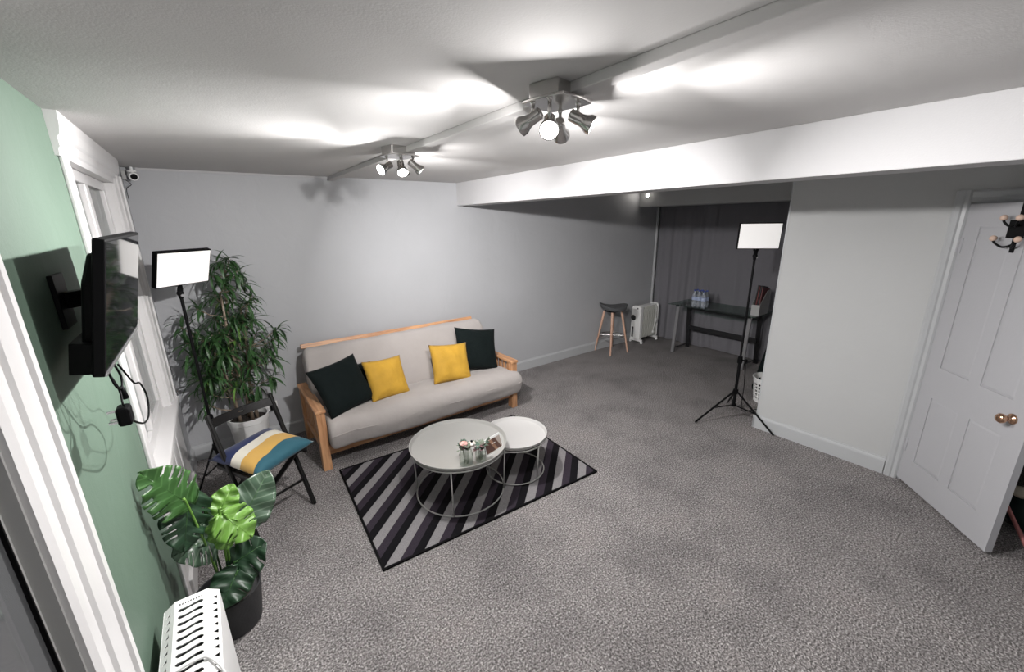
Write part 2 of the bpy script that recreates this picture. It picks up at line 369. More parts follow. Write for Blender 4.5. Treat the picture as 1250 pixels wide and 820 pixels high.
tag(MB().box(BEAM_X0, BEAM_X1, YF, YB, BEAM_Z, ZC).build('trim_1', M_BEAM, bevel=0.004), 'white boxed ceiling beam running the length of the room', 'beam', kind='structure')
tag(MB().box(5.47, 5.86, YN, YB, 2.125, ZC).build('trim_2', M_RIGHT, bevel=0.003), 'grey boxed header above the dark curtain', 'header', kind='structure')
tag(MB().box(0.990, 1.048, YF, YB, 2.312, ZC).build('trim_3', M_CEIL, bevel=0.003), 'shallow painted cable trunking along the ceiling', 'trunking', kind='structure')
tag(MB().box(-0.30, 0.99, YB-0.012, YB, ZC-0.014, ZC).build('trim_4', M_BEAM), 'thin white cable cover along the top of the wall', 'trunking', kind='structure')
tag(MB().box(XR-0.002, XR+0.012, YN-0.012, YN+0.002, 0.13, 2.28).build('trim_5', M_SKIRT, bevel=0.003), 'pale corner bead on the end of the door wall', 'corner bead', kind='structure')
tag(MB().tube([(5.93, YB-0.03, 0), (5.93, YB-0.03, 2.12)], 0.022, 12).build('trim_6', M_SKIRT, smooth='auto'), 'grey painted pipe in the corner beside the curtain', 'pipe', kind='structure')

def skirt_prof(x0, x1, axis, at, sgn):
    # section in (depth, z)
    s = [(0, 0), (0.018, 0), (0.018, 0.105), (0.014, 0.118), (0.008, 0.124), (0.006, 0.133), (0, 0.133)]
    if axis == 'x': M = basis((0, sgn, 0), (0, 0, 1), (1, 0, 0), (0, at, 0))
    else: M = basis((sgn, 0, 0), (0, 0, 1), (0, 1, 0), (at, 0, 0))
    return MB().prism(s, x0, x1, M)
tag(skirt_prof(XL, 5.95, 'x', YB, -1).build('baseboard_back', M_SKIRT), 'grey moulded skirting board along the sofa wall', 'baseboard', kind='structure')
tag(skirt_prof(0.53, YN+0.018, 'y', XR, -1).build('baseboard_right', M_SKIRT), 'grey moulded skirting board along the door wall', 'baseboard', kind='structure')
tag(skirt_prof(XR-0.018, 5.95, 'x', YN, 1).build('baseboard_alcove', M_SKIRT), 'grey skirting board round the corner into the alcove', 'baseboard', kind='structure')
tag(skirt_prof(3.68, YB-0.02, 'y', XL, 1).build('baseboard_left', M_SKIRT), 'short grey skirting board between window and corner', 'baseboard', kind='structure')

# door
d2 = Vector((-0.575, -0.506, 0)).normalized()
HX, HY = XR-0.012, DY1
rzd = math.atan2(d2.y, d2.x)
dr = thing('door_1', 'pale grey four panel door standing open with brass knob', 'door', (HX, HY, 0), rzd, kind='structure')
DW, DT, D0, D1 = 0.762, 0.036, 0.025, 1.995
sx = [(0.0, 0.115), (0.345, 0.425), (0.64, DW)]
rz_ = [(D0, 0.215), (0.715, 0.935), (1.86, D1)]
b = MB()
for x0, x1 in sx: b.box(x0, x1, 0, DT, D0, D1)
for z0, z1 in rz_:
    b.box(0.115, 0.345, 0, DT, z0, z1); b.box(0.425, 0.64, 0, DT, z0, z1)
b.build('door_leaf', M_DOOR, dr)
for x0, x1 in ((0.115, 0.345), (0.425, 0.64)):
    for z0, z1 in ((0.215, 0.715), (0.935, 1.86)):
        p = MB(); e = 0.016; y1 = 0.0015; y0 = 0.005
        P = [(x0, y0, z0), (x1, y0, z0), (x1, y0, z1), (x0, y0, z1), (x0+e, y1, z0+e), (x1-e, y1, z0+e), (x1-e, y1, z1-e), (x0+e, y1, z1-e),
             (x0, DT-0.006, z0), (x1, DT-0.006, z0), (x1, DT-0.006, z1), (x0, DT-0.006, z1)]
        p.raw(P, [(4, 5, 6, 7), (0, 1, 5, 4), (1, 2, 6, 5), (2, 3, 7, 6), (3, 0, 4, 7), (8, 11, 10, 9), (0, 8, 9, 1), (1, 9, 10, 2), (2, 10, 11, 3), (3, 11, 8, 0)])
        p.build('panel', M_DOOR, dr)
kn = MB().lathe([(0.0, 0), (0.030, 0), (0.030, 0.004), (0.024, 0.010), (0.012, 0.014), (0.011, 0.030), (0.020, 0.036), (0.027, 0.046), (0.028, 0.056), (0.022, 0.066), (0.010, 0.070), (0, 0.070)], 28, aim((0, -1, 0), (0.668, 0.0, 0.835)))
kn.build('door_knob', M_COPPER, dr, smooth=True)
for z in (0.30, 1.74):
    MB().box(-0.012, 0.022, -0.004, 0.002, z-0.05, z+0.05).tube([(-0.004, -0.006, z-0.05), (-0.004, -0.006, z+0.05)], 0.006, 8).build('hinge', M_DOOR, dr, smooth='auto')
# architrave round the doorway
da = thing('trim_7', 'pale grey moulded architrave round the doorway', 'architrave', (XR, DY1, 0), kind='structure')
def arch_piece(sec, z0, z1): return MB().prism(sec, z0, z1)
sec = [(0, 0), (-0.014, 0), (-0.020, 0.012), (-0.016, 0.030), (-0.022, 0.040), (-0.024, 0.062), (-0.016, 0.075), (0, 0.075)]
MB().prism(sec, 0, DZ+0.075).build('architrave', M_SKIRT, da)
MB().prism([(x, -(DY1-DY0)-y) for x, y in sec], 0, DZ+0.075).build('architrave', M_SKIRT, da)
MB().prism([(x, y) for x, y in sec], -(DY1-DY0), 0, basis((1, 0, 0), (0, 0, 1), (0, 1, 0), (0, 0, DZ))).build('architrave_head', M_SKIRT, da)
MB().box(0, 0.12, -0.02, 0.0, 0, DZ).box(0, 0.12, -(DY1-DY0), -(DY1-DY0)+0.02, 0, DZ).box(0, 0.12, -(DY1-DY0)+0.02, -0.02, DZ-0.02, DZ).build('door_lining', M_SKIRT, da)

# curtain across the end of the alcove
b = MB(); N = 150; zs = [0.012, 0.5, 1.0, 1.5, 2.0, 2.3]
def cx(y, z):
    a = 0.020*math.sin(y*23)+0.014*math.sin(y*41+1.3)+0.010*math.sin(y*9+0.4)
    if y < 3.1: a *= 0.35
    return 5.975+a*(0.75+0.25*math.cos(z*1.3))+0.008*math.sin(z*2+y*5)
grid = [[(cx(YN+0.03+(YB-0.10-YN)*i/N, z), YN+0.03+(YB-0.10-YN)*i/N, z) for i in range(N+1)] for z in zs]
for th in (0.0, 0.006):
    k = len(b.v); b.v += [(x+th, y, z) for row in grid for x, y, z in row]
    b.f += [(k+r*(N+1)+i, k+r*(N+1)+i+1, k+(r+1)*(N+1)+i+1, k+(r+1)*(N+1)+i) for r in range(len(zs)-1) for i in range(N)]
tag(b.build('curtain', M_CURT, smooth=True), 'charcoal fabric curtain hanging behind the glass desk', 'curtain')

# ================================================================== CEILING SPOTLIGHTS
def spot_fixture(loc, rz, heads, label, watts):
    root = thing('ceiling_spotlight', label, 'ceiling light', loc, rz, 'four-lamp spotlight fittings on the ceiling')
    h = 0.0
    out = []
    for k in range(4):          # plate with gently bowed sides
        a0 = PI/4+k*PI/2; a1 = a0+PI/2
        c0 = Vector((math.cos(a0), math.sin(a0)))*0.112; c1 = Vector((math.cos(a1), math.sin(a1)))*0.112
        for i in range(6):
            t = i/6; p = c0.lerp(c1, t); out.append(tuple(p*(1+0.10*math.sin(PI*t))))
    MB().prism(out, -0.052, -0.044).build('plate', M_CHROME, root, bevel=0.002)
    MB().box(-0.075, 0.075, -0.055, 0.055, -0.044, 0).build('ceiling_box', M_CHROME, root, bevel=0.004)
    for off, d, drop in heads:
        # local position at a corner of the plate
        R = Matrix.Rotation(-rz, 3, 'Z'); p = R @ Vector((off[0], off[1], 0)); p.z = -0.050
        dl = (R @ Vector(d)).normalized()
        pv = p+Vector((0, 0, -drop))
        st = MB().tube([p, pv], 0.006, 10); st.ball(p, 0.010, 10)
        st.build('stem', M_CHROME, root, smooth=True)
        base = pv-dl*0.018
        hd = MB().lathe([(0.0, -0.012), (0.014, -0.012), (0.019, -0.008), (0.019, 0.030), (0.021, 0.040), (0.029, 0.056), (0.030, 0.070), (0.027, 0.070), (0.025, 0.058), (0.0, 0.055)], 24, aim(dl, base))
        ho = hd.build('lamp_head', M_CHROME, root, smooth='auto')
        bl = MB().lathe([(0.0255, 0.058), (0.0245, 0.066), (0.017, 0.069), (0.0, 0.070)], 20, aim(dl, base))
        bl.build('bulb', M_BULB, ho, smooth=True)
        q = (-dl).to_track_quat('Z', 'Y')
        for nm, en, sp_ in (('bulb_beam', watts, 102), ('bulb_spill', SPILL_W, 180)):
            L = bpy.data.lights.new(nm, 'AREA'); L.shape = 'DISK'; L.size = 0.046; L.energy = en; L.color = (1.0, 0.978, 0.968); L.spread = math.radians(sp_)
            lo = bpy.data.objects.new(nm, L); COL.objects.link(lo); lo.parent = root
            lo.matrix_local = Matrix.Translation(base+dl*(0.0715 if sp_ == 180 else 0.0716)) @ q.to_matrix().to_4x4()
    return root
# the plate's corners point along the room's diagonals seen from the door: right, near, left, far
spot_fixture((0.985, 1.08, ZC), math.radians(12), [
    ((0.055, -0.040), (0.64, -0.66, -0.47), 0.045),
    ((-0.062, -0.035), (-0.60, -0.64, -0.62), 0.070),
    ((-0.072, 0.032), (-0.42, 0.78, -0.44), 0.045),
    ((0.072, 0.062), (0.68, 0.58, -0.42), 0.050)],
    'nickel spotlight with four lamps above the open carpet', BULB_W)
spot_fixture((0.965, 2.36, ZC), math.radians(10), [
    ((0.062, -0.048), (0.75, -0.30, -0.66), 0.045),
    ((-0.012, -0.050), (-0.15, -0.66, -0.80), 0.055),
    ((-0.068, 0.010), (-0.82, -0.25, -0.40), 0.055),
    ((0.040, 0.062), (0.62, 0.62, -0.44), 0.045)],
    'nickel spotlight with four lamps nearer the futon sofa', BULB_W)
# small lit lamp on the header in the alcove
lp = thing('alcove_lamp', 'small lit round lamp on the grey header', 'lamp', (5.47, 3.96, 2.285))
MB().lathe([(0, 0), (0.035, 0), (0.035, 0.010), (0.028, 0.016), (0, 0.016)], 20, aim((-1, 0, 0))).build('lamp_body', M_CHROME, lp, smooth='auto')
MB().lathe([(0.026, 0.0165), (0.022, 0.022), (0, 0.024)], 20, aim((-1, 0, 0))).build('bulb', M_BULB, lp, smooth=True)

# ================================================================== FUTON SOFA
S0 = Vector((1.46, 3.6, 0))
sofa = thing('futon_sofa', 'pine framed futon sofa with grey canvas mattress against the wall', 'sofa', S0)
def sp(mb, name, m_, parent=None, **k):
    mb.v = [tuple(Vector(p)-S0) for p in mb.v]
    return mb.build(name, m_, parent or sofa, **k)
for side, xa, xb in (('l', 0.475, 0.540), ('r', 2.375, 2.440)):
    sp(MB().box(xa, xb, 3.245, 3.325, 0, 0.505), 'front_post', M_PINE[2], bevel=0.004)
    sp(MB().box(xa, xb, 3.90, 3.97, 0, 0.505), 'back_post', M_PINE[2], bevel=0.004)
    sp(MB().box(xa-0.008, xb+0.008, 3.235, 3.98, 0.505, 0.532), 'arm_rail', M_PINE[1], bevel=0.005)
    sp(MB().box(xa+0.012, xb-0.012, 3.325, 3.90, 0.16, 0.22), 'bottom_rail', M_PINE[1], bevel=0.003)
    for i in range(8):
        y = 3.325+(i+0.5)*0.575/8
        sp(MB().box(xa+0.022, xb-0.022, y-0.017, y+0.017, 0.22, 0.505), 'arm_slat', M_PINE[2], bevel=0.002)
sp(MB().box(0.54, 2.375, 3.290, 3.320, 0.110, 0.190), 'front_rail', M_PINE[0], bevel=0.003)
for i in range(9):
    x = 0.64+i*0.205
    sp(MB().box(x-0.03, x+0.03, 3.320, 3.86, 0.170, 0.190), 'seat_slat', M_PINE[1])
# sloping back frame
pb0, pb1 = Vector((0, 3.72, 0.25)), Vector((0, 3.985, 0.868))
db = (pb1-pb0).normalized(); nb = Vector((0, -db.z, db.y))
for i in range(12):
    x = 0.60+i*0.155
    sp(MB().bar(Vector((x, 0, 0))+pb0, Vector((x, 0, 0))+pb1-db*0.03, 0.05, 0.018, (1, 0, 0)) if False else MB().bar(Vector((x, 0, 0))+pb0, Vector((x, 0, 0))+pb1-db*0.03, 0.05, 0.018, nb), 'back_slat', M_PINE[2])
sp(MB().bar(Vector((0.545, 0, 0))+pb1, Vector((2.34, 0, 0))+pb1, 0.03, 0.042, db), 'back_top_rail', M_PINE[0], bevel=0.004)
sp(MB().bar(Vector((0.545, 0, 0))+pb0, Vector((2.37, 0, 0))+pb0, 0.03, 0.05, db), 'back_bottom_rail', M_PINE[0], bevel=0.004)

def loft(section, xs, endf, nz=0.006, seed=0, xr=None):
    """soft mattress: closed (y,z) section swept along x, shrunk towards both ends; xr(y, u) gives the x position"""
    b = MB(); n = len(section)
    cy = sum(p[0] for p in section)/n; cz = sum(p[1] for p in section)/n
    for u in xs:
        e = endf(u)
        for y, z in section:
            yy = cy+(y-cy)*e[0]; zz = cz+(z-cz)*e[1]
            x = xr(yy, u)
            q = noise.noise(Vector((x*3.1+seed, yy*4.0, zz*4.0)))*nz+noise.noise(Vector((x*9+seed, yy*11, zz*11)))*nz*0.35
            b.v.append((x, yy+q*0.5, zz+q))
    m_ = len(xs)
    for i in range(m_-1):
        for j in range(n):
            j2 = (j+1) % n; b.f.append((i*n+j, i*n+j2, (i+1)*n+j2, (i+1)*n+j))
    b.f.append(tuple(range(n))); b.f.append(tuple((m_-1)*n+j for j in reversed(range(n))))
    return b
def dense(P, n=6, closed=True):
    out = []; N = len(P)
    for i in range(N):
        p0, p1, p2, p3 = (Vector((*P[(i+k) % N], 0)) for k in (-1, 0, 1, 2))
        for k in range(n):
            t = k/n; q = 0.5*((2*p1)+(p2-p0)*t+(2*p0-5*p1+4*p2-p3)*t*t+(3*p1-p0-3*p2+p3)*t**3); out.append((q.x, q.y))
    return out
xs_ = [0.0, 0.004, 0.012, 0.025]+[0.05+0.9*i/40 for i in range(41)]+[0.975, 0.988, 0.996, 1.0]
def endf(u):
    d = min(u, 1-u)
    t = min(1, d/0.025); s = math.sqrt(max(0, 1-(1-t)**2)); return (0.955+0.045*s, 0.62+0.38*s)
seat_sec = dense([(3.160, 0.26), (3.145, 0.340), (3.180, 0.415), (3.27, 0.452), (3.40, 0.452), (3.52, 0.430), (3.62, 0.402), (3.70, 0.36), (3.72, 0.29), (3.66, 0.205), (3.50, 0.193), (3.32, 0.193), (3.23, 0.180), (3.185, 0.195)], 4)
def seat_x(y, u):
    t = max(0, min(1, (3.245-y)/0.03)); xr_ = 2.368+t*0.075
    return 0.546+(xr_-0.546)*u
sp(loft(seat_sec, xs_, endf, 0.016, 3, seat_x), 'seat_mattress', M_FUTON, smooth=True)
# welt line along the front of the mattress
sp(MB().tube(spline([(0.56+1.86*i/14, 3.148+0.004*math.sin(i*2.1), 0.325+0.010*math.sin(i*1.3)) for i in range(15)], 4), 0.0045, 6), 'front_seam', M_FUTON, smooth=True)
bk = []
for s_, t_ in [(0.10, 0.0), (0.06, 0.05), (0.06, 0.13), (0.16, 0.17), (0.32, 0.175), (0.50, 0.17), (0.60, 0.155), (0.642, 0.11), (0.648, 0.055), (0.632, 0.015), (0.58, 0.0), (0.40, -0.0), (0.22, 0.0)]:
    p = pb0+db*s_+nb*(t_+0.012); bk.append((p.y, p.z))
def back_x(y, u): return 0.535+(2.372-0.535)*u
sp(loft(dense(bk, 4), xs_, endf, 0.012, 9, back_x), 'back_mattress', M_FUTON, smooth=True)

# ------------------------------------------------------------------ cushions
def cushion(name, label, m_, wdt, hgt, thk, c, nrm, upv, seed, group=None, wr=0.010, material_fn=None):
    n = 22; z = Vector(nrm).normalized(); y = Vector(upv); y = (y-z*y.dot(z)).normalized(); x = y.cross(z)
    b = MB(); V = []
    for s_ in (1, -1):
        for i in range(n+1):
            for j in range(n+1):
                u = -1+2*i/n; v = -1+2*j/n
                px = u*wdt/2*(1-0.075*(1-v*v)); py = v*hgt/2*(1-0.075*(1-u*u))
                h = thk/2*((1-u**4)*(1-v**4))**0.55
                q = noise.noise(Vector((u*1.6+seed, v*1.6-seed, s_*2.0)))*wr*(1-max(abs(u), abs(v))**6)*1.4
                cr = max(0, 1-abs(u+v*0.7-0.7)*5)*-0.006*(1-max(abs(u), abs(v))**6)
                V.append((px, py, s_*(h+(q+cr)*(h/(thk/2)))))
    K = (n+1)**2
    for s_ in range(2):
        for i in range(n):
            for j in range(n):
                a = s_*K+i*(n+1)+j; f = (a, a+n+1, a+n+2, a+1); b.f.append(f if s_ == 0 else f[::-1])
    b.v = V
    o = b.build(name, m_, smooth=True)
    o.matrix_world = basis(x, y, z, c)
    tag(o, label, 'cushion', group); return o
cushion('scatter_cushion', 'black velvet cushion tucked behind another beside the yellow cushion', M_DKVEL, 0.40, 0.40, 0.08, (0.835, 3.505, 0.575), (0.10, -0.86, 0.52), (0.10, 0, 1), 2.2)
cushion('scatter_cushion', 'large black velvet cushion slumped by the bare end of sofa', M_DKVEL, 0.44, 0.44, 0.12, (0.735, 3.400, 0.635), (0.22, -0.82, 0.52), (-0.10, 0, 1), 5.1)
cushion('scatter_cushion', 'small mustard yellow cushion leaning beside the slumped black cushion', M_YVEL, 0.375, 0.375, 0.13, (1.115, 3.43, 0.598), (0.16, -0.86, 0.48), (0.06, 0, 1), 7.7)
cushion('scatter_cushion', 'upright black velvet cushion in the sofa corner by slatted arm', M_DKVEL, 0.47, 0.46, 0.14, (2.125, 3.53, 0.648), (-0.04, -0.88, 0.48), (0.18, 0, 1), 11.3)
cushion('scatter_cushion', 'mustard yellow cushion in front of the upright black cushion', M_YVEL, 0.40, 0.39, 0.13, (1.755, 3.42, 0.606), (-0.06, -0.88, 0.46), (0.08, 0, 1), 14.9)

# ================================================================== RUG
RUG_C = (1.392, 2.54); RUG_R = math.radians(-3.0); RW, RH = 1.706, 1.205
def rug_mat():
    M = bpy.data.materials.new('striped_rug'); M.use_nodes = True; nt = M.node_tree; b = nt.nodes['Principled BSDF']
    tc = nt.nodes.new('ShaderNodeTexCoord'); s = nt.nodes.new('ShaderNodeSeparateXYZ'); nt.links.new(tc.outputs['Object'], s.inputs[0])
    d = math_node(nt, 'SUBTRACT', s.outputs['X'], s.outputs['Y'])
    d = math_node(nt, 'MULTIPLY_ADD', d, 1/0.2486, 10.0-0.98)
    fr_ = math_node(nt, 'FRACT', d)
    r = ramp(nt, [(0.0, (0.235, 0.225, 0.23)), (0.36, (0.034, 0.027, 0.037)), (0.68, (0.006, 0.0055, 0.007))], 'CONSTANT')
    nt.links.new(fr_, r.inputs['Fac'])
    n = nt.nodes.new('ShaderNodeTexNoise'); n.inputs['Scale'].default_value = 260; nt.links.new(tc.outputs['Object'], n.inputs['Vector'])
    r3 = ramp(nt, [(0.3, (0.75, 0.75, 0.75)), (0.7, (1.15, 1.15, 1.15))]); nt.links.new(n.outputs['Fac'], r3.inputs['Fac'])
    mx = nt.nodes.new('ShaderNodeMix'); mx.data_type = 'RGBA'; mx.blend_type = 'MULTIPLY'; mx.inputs[0].default_value = 1
    nt.links.new(r.outputs['Color'], mx.inputs[6]); nt.links.new(r3.outputs['Color'], mx.inputs[7]); nt.links.new(mx.outputs[2], b.inputs['Base Color'])
    b.inputs['Roughness'].default_value = 0.95; b.inputs['Specular IOR Level'].default_value = 0.15
    bp = nt.nodes.new('ShaderNodeBump'); bp.inputs['Strength'].default_value = 0.4; bp.inputs['Distance'].default_value = 0.004
    nt.links.new(n.outputs['Fac'], bp.inputs['Height']); nt.links.new(bp.outputs['Normal'], b.inputs['Normal'])
    return M
rug = thing('striped_rug', 'black purple and grey diagonal striped rug under the coffee tables', 'rug', (*RUG_C, 0), RUG_R)
MB().box(-RW/2+0.012, RW/2-0.012, -RH/2+0.012, RH/2-0.012, 0.0, 0.010).build('rug_pile', rug_mat(), rug)
b = MB(); e = 0.014
b.box(-RW/2, RW/2, -RH/2, -RH/2+e, 0, 0.012).box(-RW/2, RW/2, RH/2-e, RH/2, 0, 0.012).box(-RW/2, -RW/2+e, -RH/2+e, RH/2-e, 0, 0.012).box(RW/2-e, RW/2, -RH/2+e, RH/2-e, 0, 0.012)
b.build('binding', M_BLACK, rug)

# ================================================================== NEST OF COFFEE TABLES
def tray_table(name, label, c, R, rr, H, z0, m_top, leg_angles):
    t = thing(name, label, 'coffee table', (c[0], c[1], z0))
    h = H-z0
    MB().lathe([(0, h-0.034), (R-0.022, h-0.034), (R-0.012, h-0.028), (R-0.001, h-0.004), (R, h), (R-0.005, h), (R-0.016, h-0.022), (R-0.026, h-0.027), (0, h-0.027)], 72).build('tray_top', m_top, t, smooth='auto')
    MB().tube(circle((0, 0, 0.005), rr, 64), 0.005, 8, closed=True).build('floor_ring', M_WIRE, t, smooth=True)
    MB().tube(circle((0, 0, h-0.039), rr+0.015, 64), 0.005, 8, closed=True).build('top_ring', M_WIRE, t, smooth=True)
    for a in leg_angles:
        ca, sa = math.cos(a), math.sin(a)
        MB().tube([(ca*rr, sa*rr, 0.005), (ca*(rr+0.015), sa*(rr+0.015), h-0.039)], 0.005, 8).build('leg', M_WIRE, t, smooth=True)
    return t
T1, T2 = (1.245, 2.375), (1.712, 2.315)
tray_table('tray_table', 'large round pale grey tray table with wire base', T1, 0.352, 0.322, 0.405, 0.0125, M_TRAY, [math.radians(a) for a in (-128, -40, 52, 146)])
tray_table('tray_table', 'small round off-white tray table beside the larger one', T2, 0.252, 0.228, 0.350, 0.0225, M_TRAY2, [math.radians(a) for a in (-80, 50, 172)])

# jars with flowers
TZ = 0.405-0.027
def jar(c, r, h, label, seed, flowers):
    rnd = random.Random(seed)
    t = thing('flower_jar', label, 'flower vase', (c[0], c[1], TZ))
    MB().lathe([(0, 0), (r, 0), (r, h*0.74), (r*0.86, h*0.84), (r*0.86, h), (r*0.80, h), (r*0.80, h*0.86), (r*0.93, h*0.74), (r*0.93, 0.004), (0, 0.004)], 24).build('jar', M_JAR, t, smooth='auto')
    G = [mat('eucalyptus_leaf', (0.10, 0.16, 0.12), 0.7), mat('grey_green_leaf', (0.17, 0.20, 0.15), 0.7), mat('dusky_leaf', (0.19, 0.105, 0.11), 0.7)]
    for k in range(13):
        a = rnd.uniform(0, 2*PI); q = rnd.uniform(0.02, 0.062); hh = h+rnd.uniform(0.015, 0.06)
        tip = Vector((math.cos(a)*q, math.sin(a)*q, hh))
        MB().tube([(math.cos(a)*r*0.3, math.sin(a)*r*0.3, 0.006), (math.cos(a)*r*0.45, math.sin(a)*r*0.45, h), tip], 0.0015, 5).build('stem', G[1], t)
        lf = MB()
        for j in range(5):
            dv = Vector((rnd.uniform(-1, 1), rnd.uniform(-1, 1), rnd.uniform(-0.3, 0.9))).normalized(); L = rnd.uniform(0.028, 0.046)
            sd = dv.cross(Vector((0, 0, 1))).normalized()*L*0.30; p = tip.lerp(Vector((0, 0, h)), rnd.uniform(0, 0.5))
            nn = sd.cross(dv).normalized()*0.003
            lf.raw([p, p+dv*L*0.5+sd-nn, p+dv*L, p+dv*L*0.5-sd-nn, p+dv*L*0.5+nn], [(0, 1, 4), (1, 2, 4), (2, 3, 4), (3, 0, 4), (0, 3, 2, 1)])
        lf.build('leaf_sprig', G[k % 3], t)
    for off, rad, colr, nm in flowers:
        p = Vector(off)
        fl = MB(); 
        for ring_, cnt in ((1.0, 8), (0.65, 6), (0.35, 4)):
            for j in range(cnt):
                a = 2*PI*j/cnt+ring_; q = Vector((math.cos(a)*rad*ring_*0.65, math.sin(a)*rad*ring_*0.65, rad*(0.5-ring_*0.4)))
                fl.ball(p+q, rad*0.42, 6, (1, 1, 0.7))
        f = fl.build('bloom', mat(nm, colr, 0.7), t, smooth=True)
        if nm == 'cream_petals': MB().ball(p+Vector((0, -0.002, rad*0.75)), rad*0.33, 8).build('flower_eye', M_BLACK, f, smooth=True)
    return t
jar((1.165, 2.125), 0.046, 0.105, 'larger glass jar with pink and white flowers on tray table', 3, [((-0.014, 0.0, 0.150), 0.029, (0.72, 0.40, 0.36), 'blush_petals'), ((0.034, -0.02, 0.142), 0.028, (0.85, 0.80, 0.72), 'cream_petals')])
jar((1.262, 2.098), 0.036, 0.085, 'smaller glass jar of grey sprigs beside the flowers', 8, [((0.004, 0.004, 0.105), 0.013, (0.60, 0.58, 0.58), 'pale_grey_petals')])
# small picture stand
def picture_mat():
    M = bpy.data.materials.new('sepia_picture'); M.use_nodes = True; nt = M.node_tree; b = nt.nodes['Principled BSDF']
    tc = nt.nodes.new('ShaderNodeTexCoord'); s = nt.nodes.new('ShaderNodeSeparateXYZ'); nt.links.new(tc.outputs['Object'], s.inputs[0])
    d = math_node(nt, 'MULTIPLY_ADD', s.outputs['Z'], 0.55, s.outputs['X']); d = math_node(nt, 'MULTIPLY_ADD', d, 6.0, 0.45)
    r = ramp(nt, [(0.0, (0.085, 0.04, 0.03)), (0.50, (0.085, 0.04, 0.03)), (0.52, (0.33, 0.19, 0.12)), (0.66, (0.30, 0.17, 0.11)), (0.68, (0.10, 0.05, 0.037)), (0.88, (0.10, 0.05, 0.037)), (0.9, (0.42, 0.36, 0.32))])
    nt.links.new(d, r.inputs['Fac']); nt.links.new(r.outputs['Color'], b.inputs['Base Color']); b.inputs['Roughness'].default_value = 0.35
    return M
pf = thing('picture_stand', 'small white edged sepia picture leaning on the tray table', 'picture frame', (1.405, 2.135, TZ), math.radians(14))
ml = Matrix.Rotation(math.radians(-20), 4, 'X')
MB().box(-0.085, 0.085, 0, 0.008, 0, 0.105, ml).build('backing', M_WHITEPL, pf, bevel=0.001)
MB().box(-0.078, 0.078, -0.0012, 0.0, 0.006, 0.090, ml).build('picture', picture_mat(), pf)
MB().bar((0, 0.012, 0.06), (0, 0.075, 0.0), 0.03, 0.003).build('strut', M_WHITEPL, pf)

# ================================================================== FOLDING CHAIR + CUSHION
CH = (0.056, 2.975); CR = math.atan2(-0.416, -0.909)
ch = thing('folding_chair', 'black wooden folding chair carrying the striped cushion', 'chair', (*CH, 0), CR)
for sx_ in (-1, 1):
    MB().bar((sx_*0.200, 0.205, 0.0), (sx_*0.197, -0.105, 0.80), 0.022, 0.036, (0, 1, 0.3)).build('front_leg_post', M_BLACKWOOD, ch, bevel=0.006)
    MB().bar((sx_*0.170, -0.265, 0.0), (sx_*0.170, 0.165, 0.445), 0.020, 0.034, (0, 1, 0)).build('rear_leg', M_BLACKWOOD, ch, bevel=0.005)
    MB().bar((sx_*0.186, -0.135, 0.43), (sx_*0.186, 0.235, 0.452), 0.020, 0.030).build('seat_rail', M_BLACKWOOD, ch, bevel=0.004)
    MB().tube([(sx_*0.155, 0.035, 0.437), (sx_*0.215, 0.035, 0.437)], 0.006, 8).build('pivot_bolt', M_BLACKMET, ch, smooth=True)
for i in range(7):
    y = -0.12+i*0.057; z = 0.452+y*0.06
    MB().box(-0.178, 0.178, y-0.020, y+0.020, z-0.006, z+0.008).build('seat_slat', M_BLACKWOOD, ch, bevel=0.003)
# curved back board with a finger hole
b = MB(); n = 24; zt = [0.722, 0.730, 0.737, 0.742, 0.748, 0.754, 0.763, 0.772]
pts = {}
def bb(u, z, side): 
    y = -0.05-(z-0.655)*0.385 - 0.030*(1-u*u)
    return (u*0.188, y+side*0.010, z)
V = []; F = []
for side in (0, 1):
    for r_, z in enumerate(zt):
        for i in range(n+1): V.append(bb(-1+2*i/n, z, side))
K = len(zt)*(n+1); idx = lambda s, r_, i: s*K+r_*(n+1)+i
hole = {(3, 11), (3, 12), (4, 11), (4, 12)}
for r_ in range(len(zt)-1):
    for i in range(n):
        if (r_, i) in hole: continue
        F.append((idx(0, r_, i), idx(0, r_+1, i), idx(0, r_+1, i+1), idx(0, r_, i+1))); F.append((idx(1, r_, i), idx(1, r_, i+1), idx(1, r_+1, i+1), idx(1, r_+1, i)))
        for (dr_, di, a_, c_) in ((-1, 0, (r_, i), (r_, i+1)), (1, 0, (r_+1, i+1), (r_+1, i)), (0, -1, (r_+1, i), (r_, i)), (0, 1, (r_, i+1), (r_+1, i+1))):
            nr, ni = r_+dr_, i+di
            if nr < 0 or nr >= len(zt)-1 or ni < 0 or ni >= n or (nr, ni) in hole:
                F.append((idx(0, *a_), idx(0, *c_), idx(1, *c_), idx(1, *a_)))
b.raw(V, F); b.build('back_board', M_BLACKWOOD, ch, smooth='auto')
MB().tube([(-0.197, 0.135, 0.185), (0.197, 0.135, 0.185)], 0.009, 8).build('front_stretcher', M_BLACKWOOD, ch, smooth=True)
MB().tube([(-0.168, -0.19, 0.075), (0.168, -0.19, 0.075)], 0.009, 8).build('rear_stretcher', M_BLACKWOOD, ch, smooth=True)
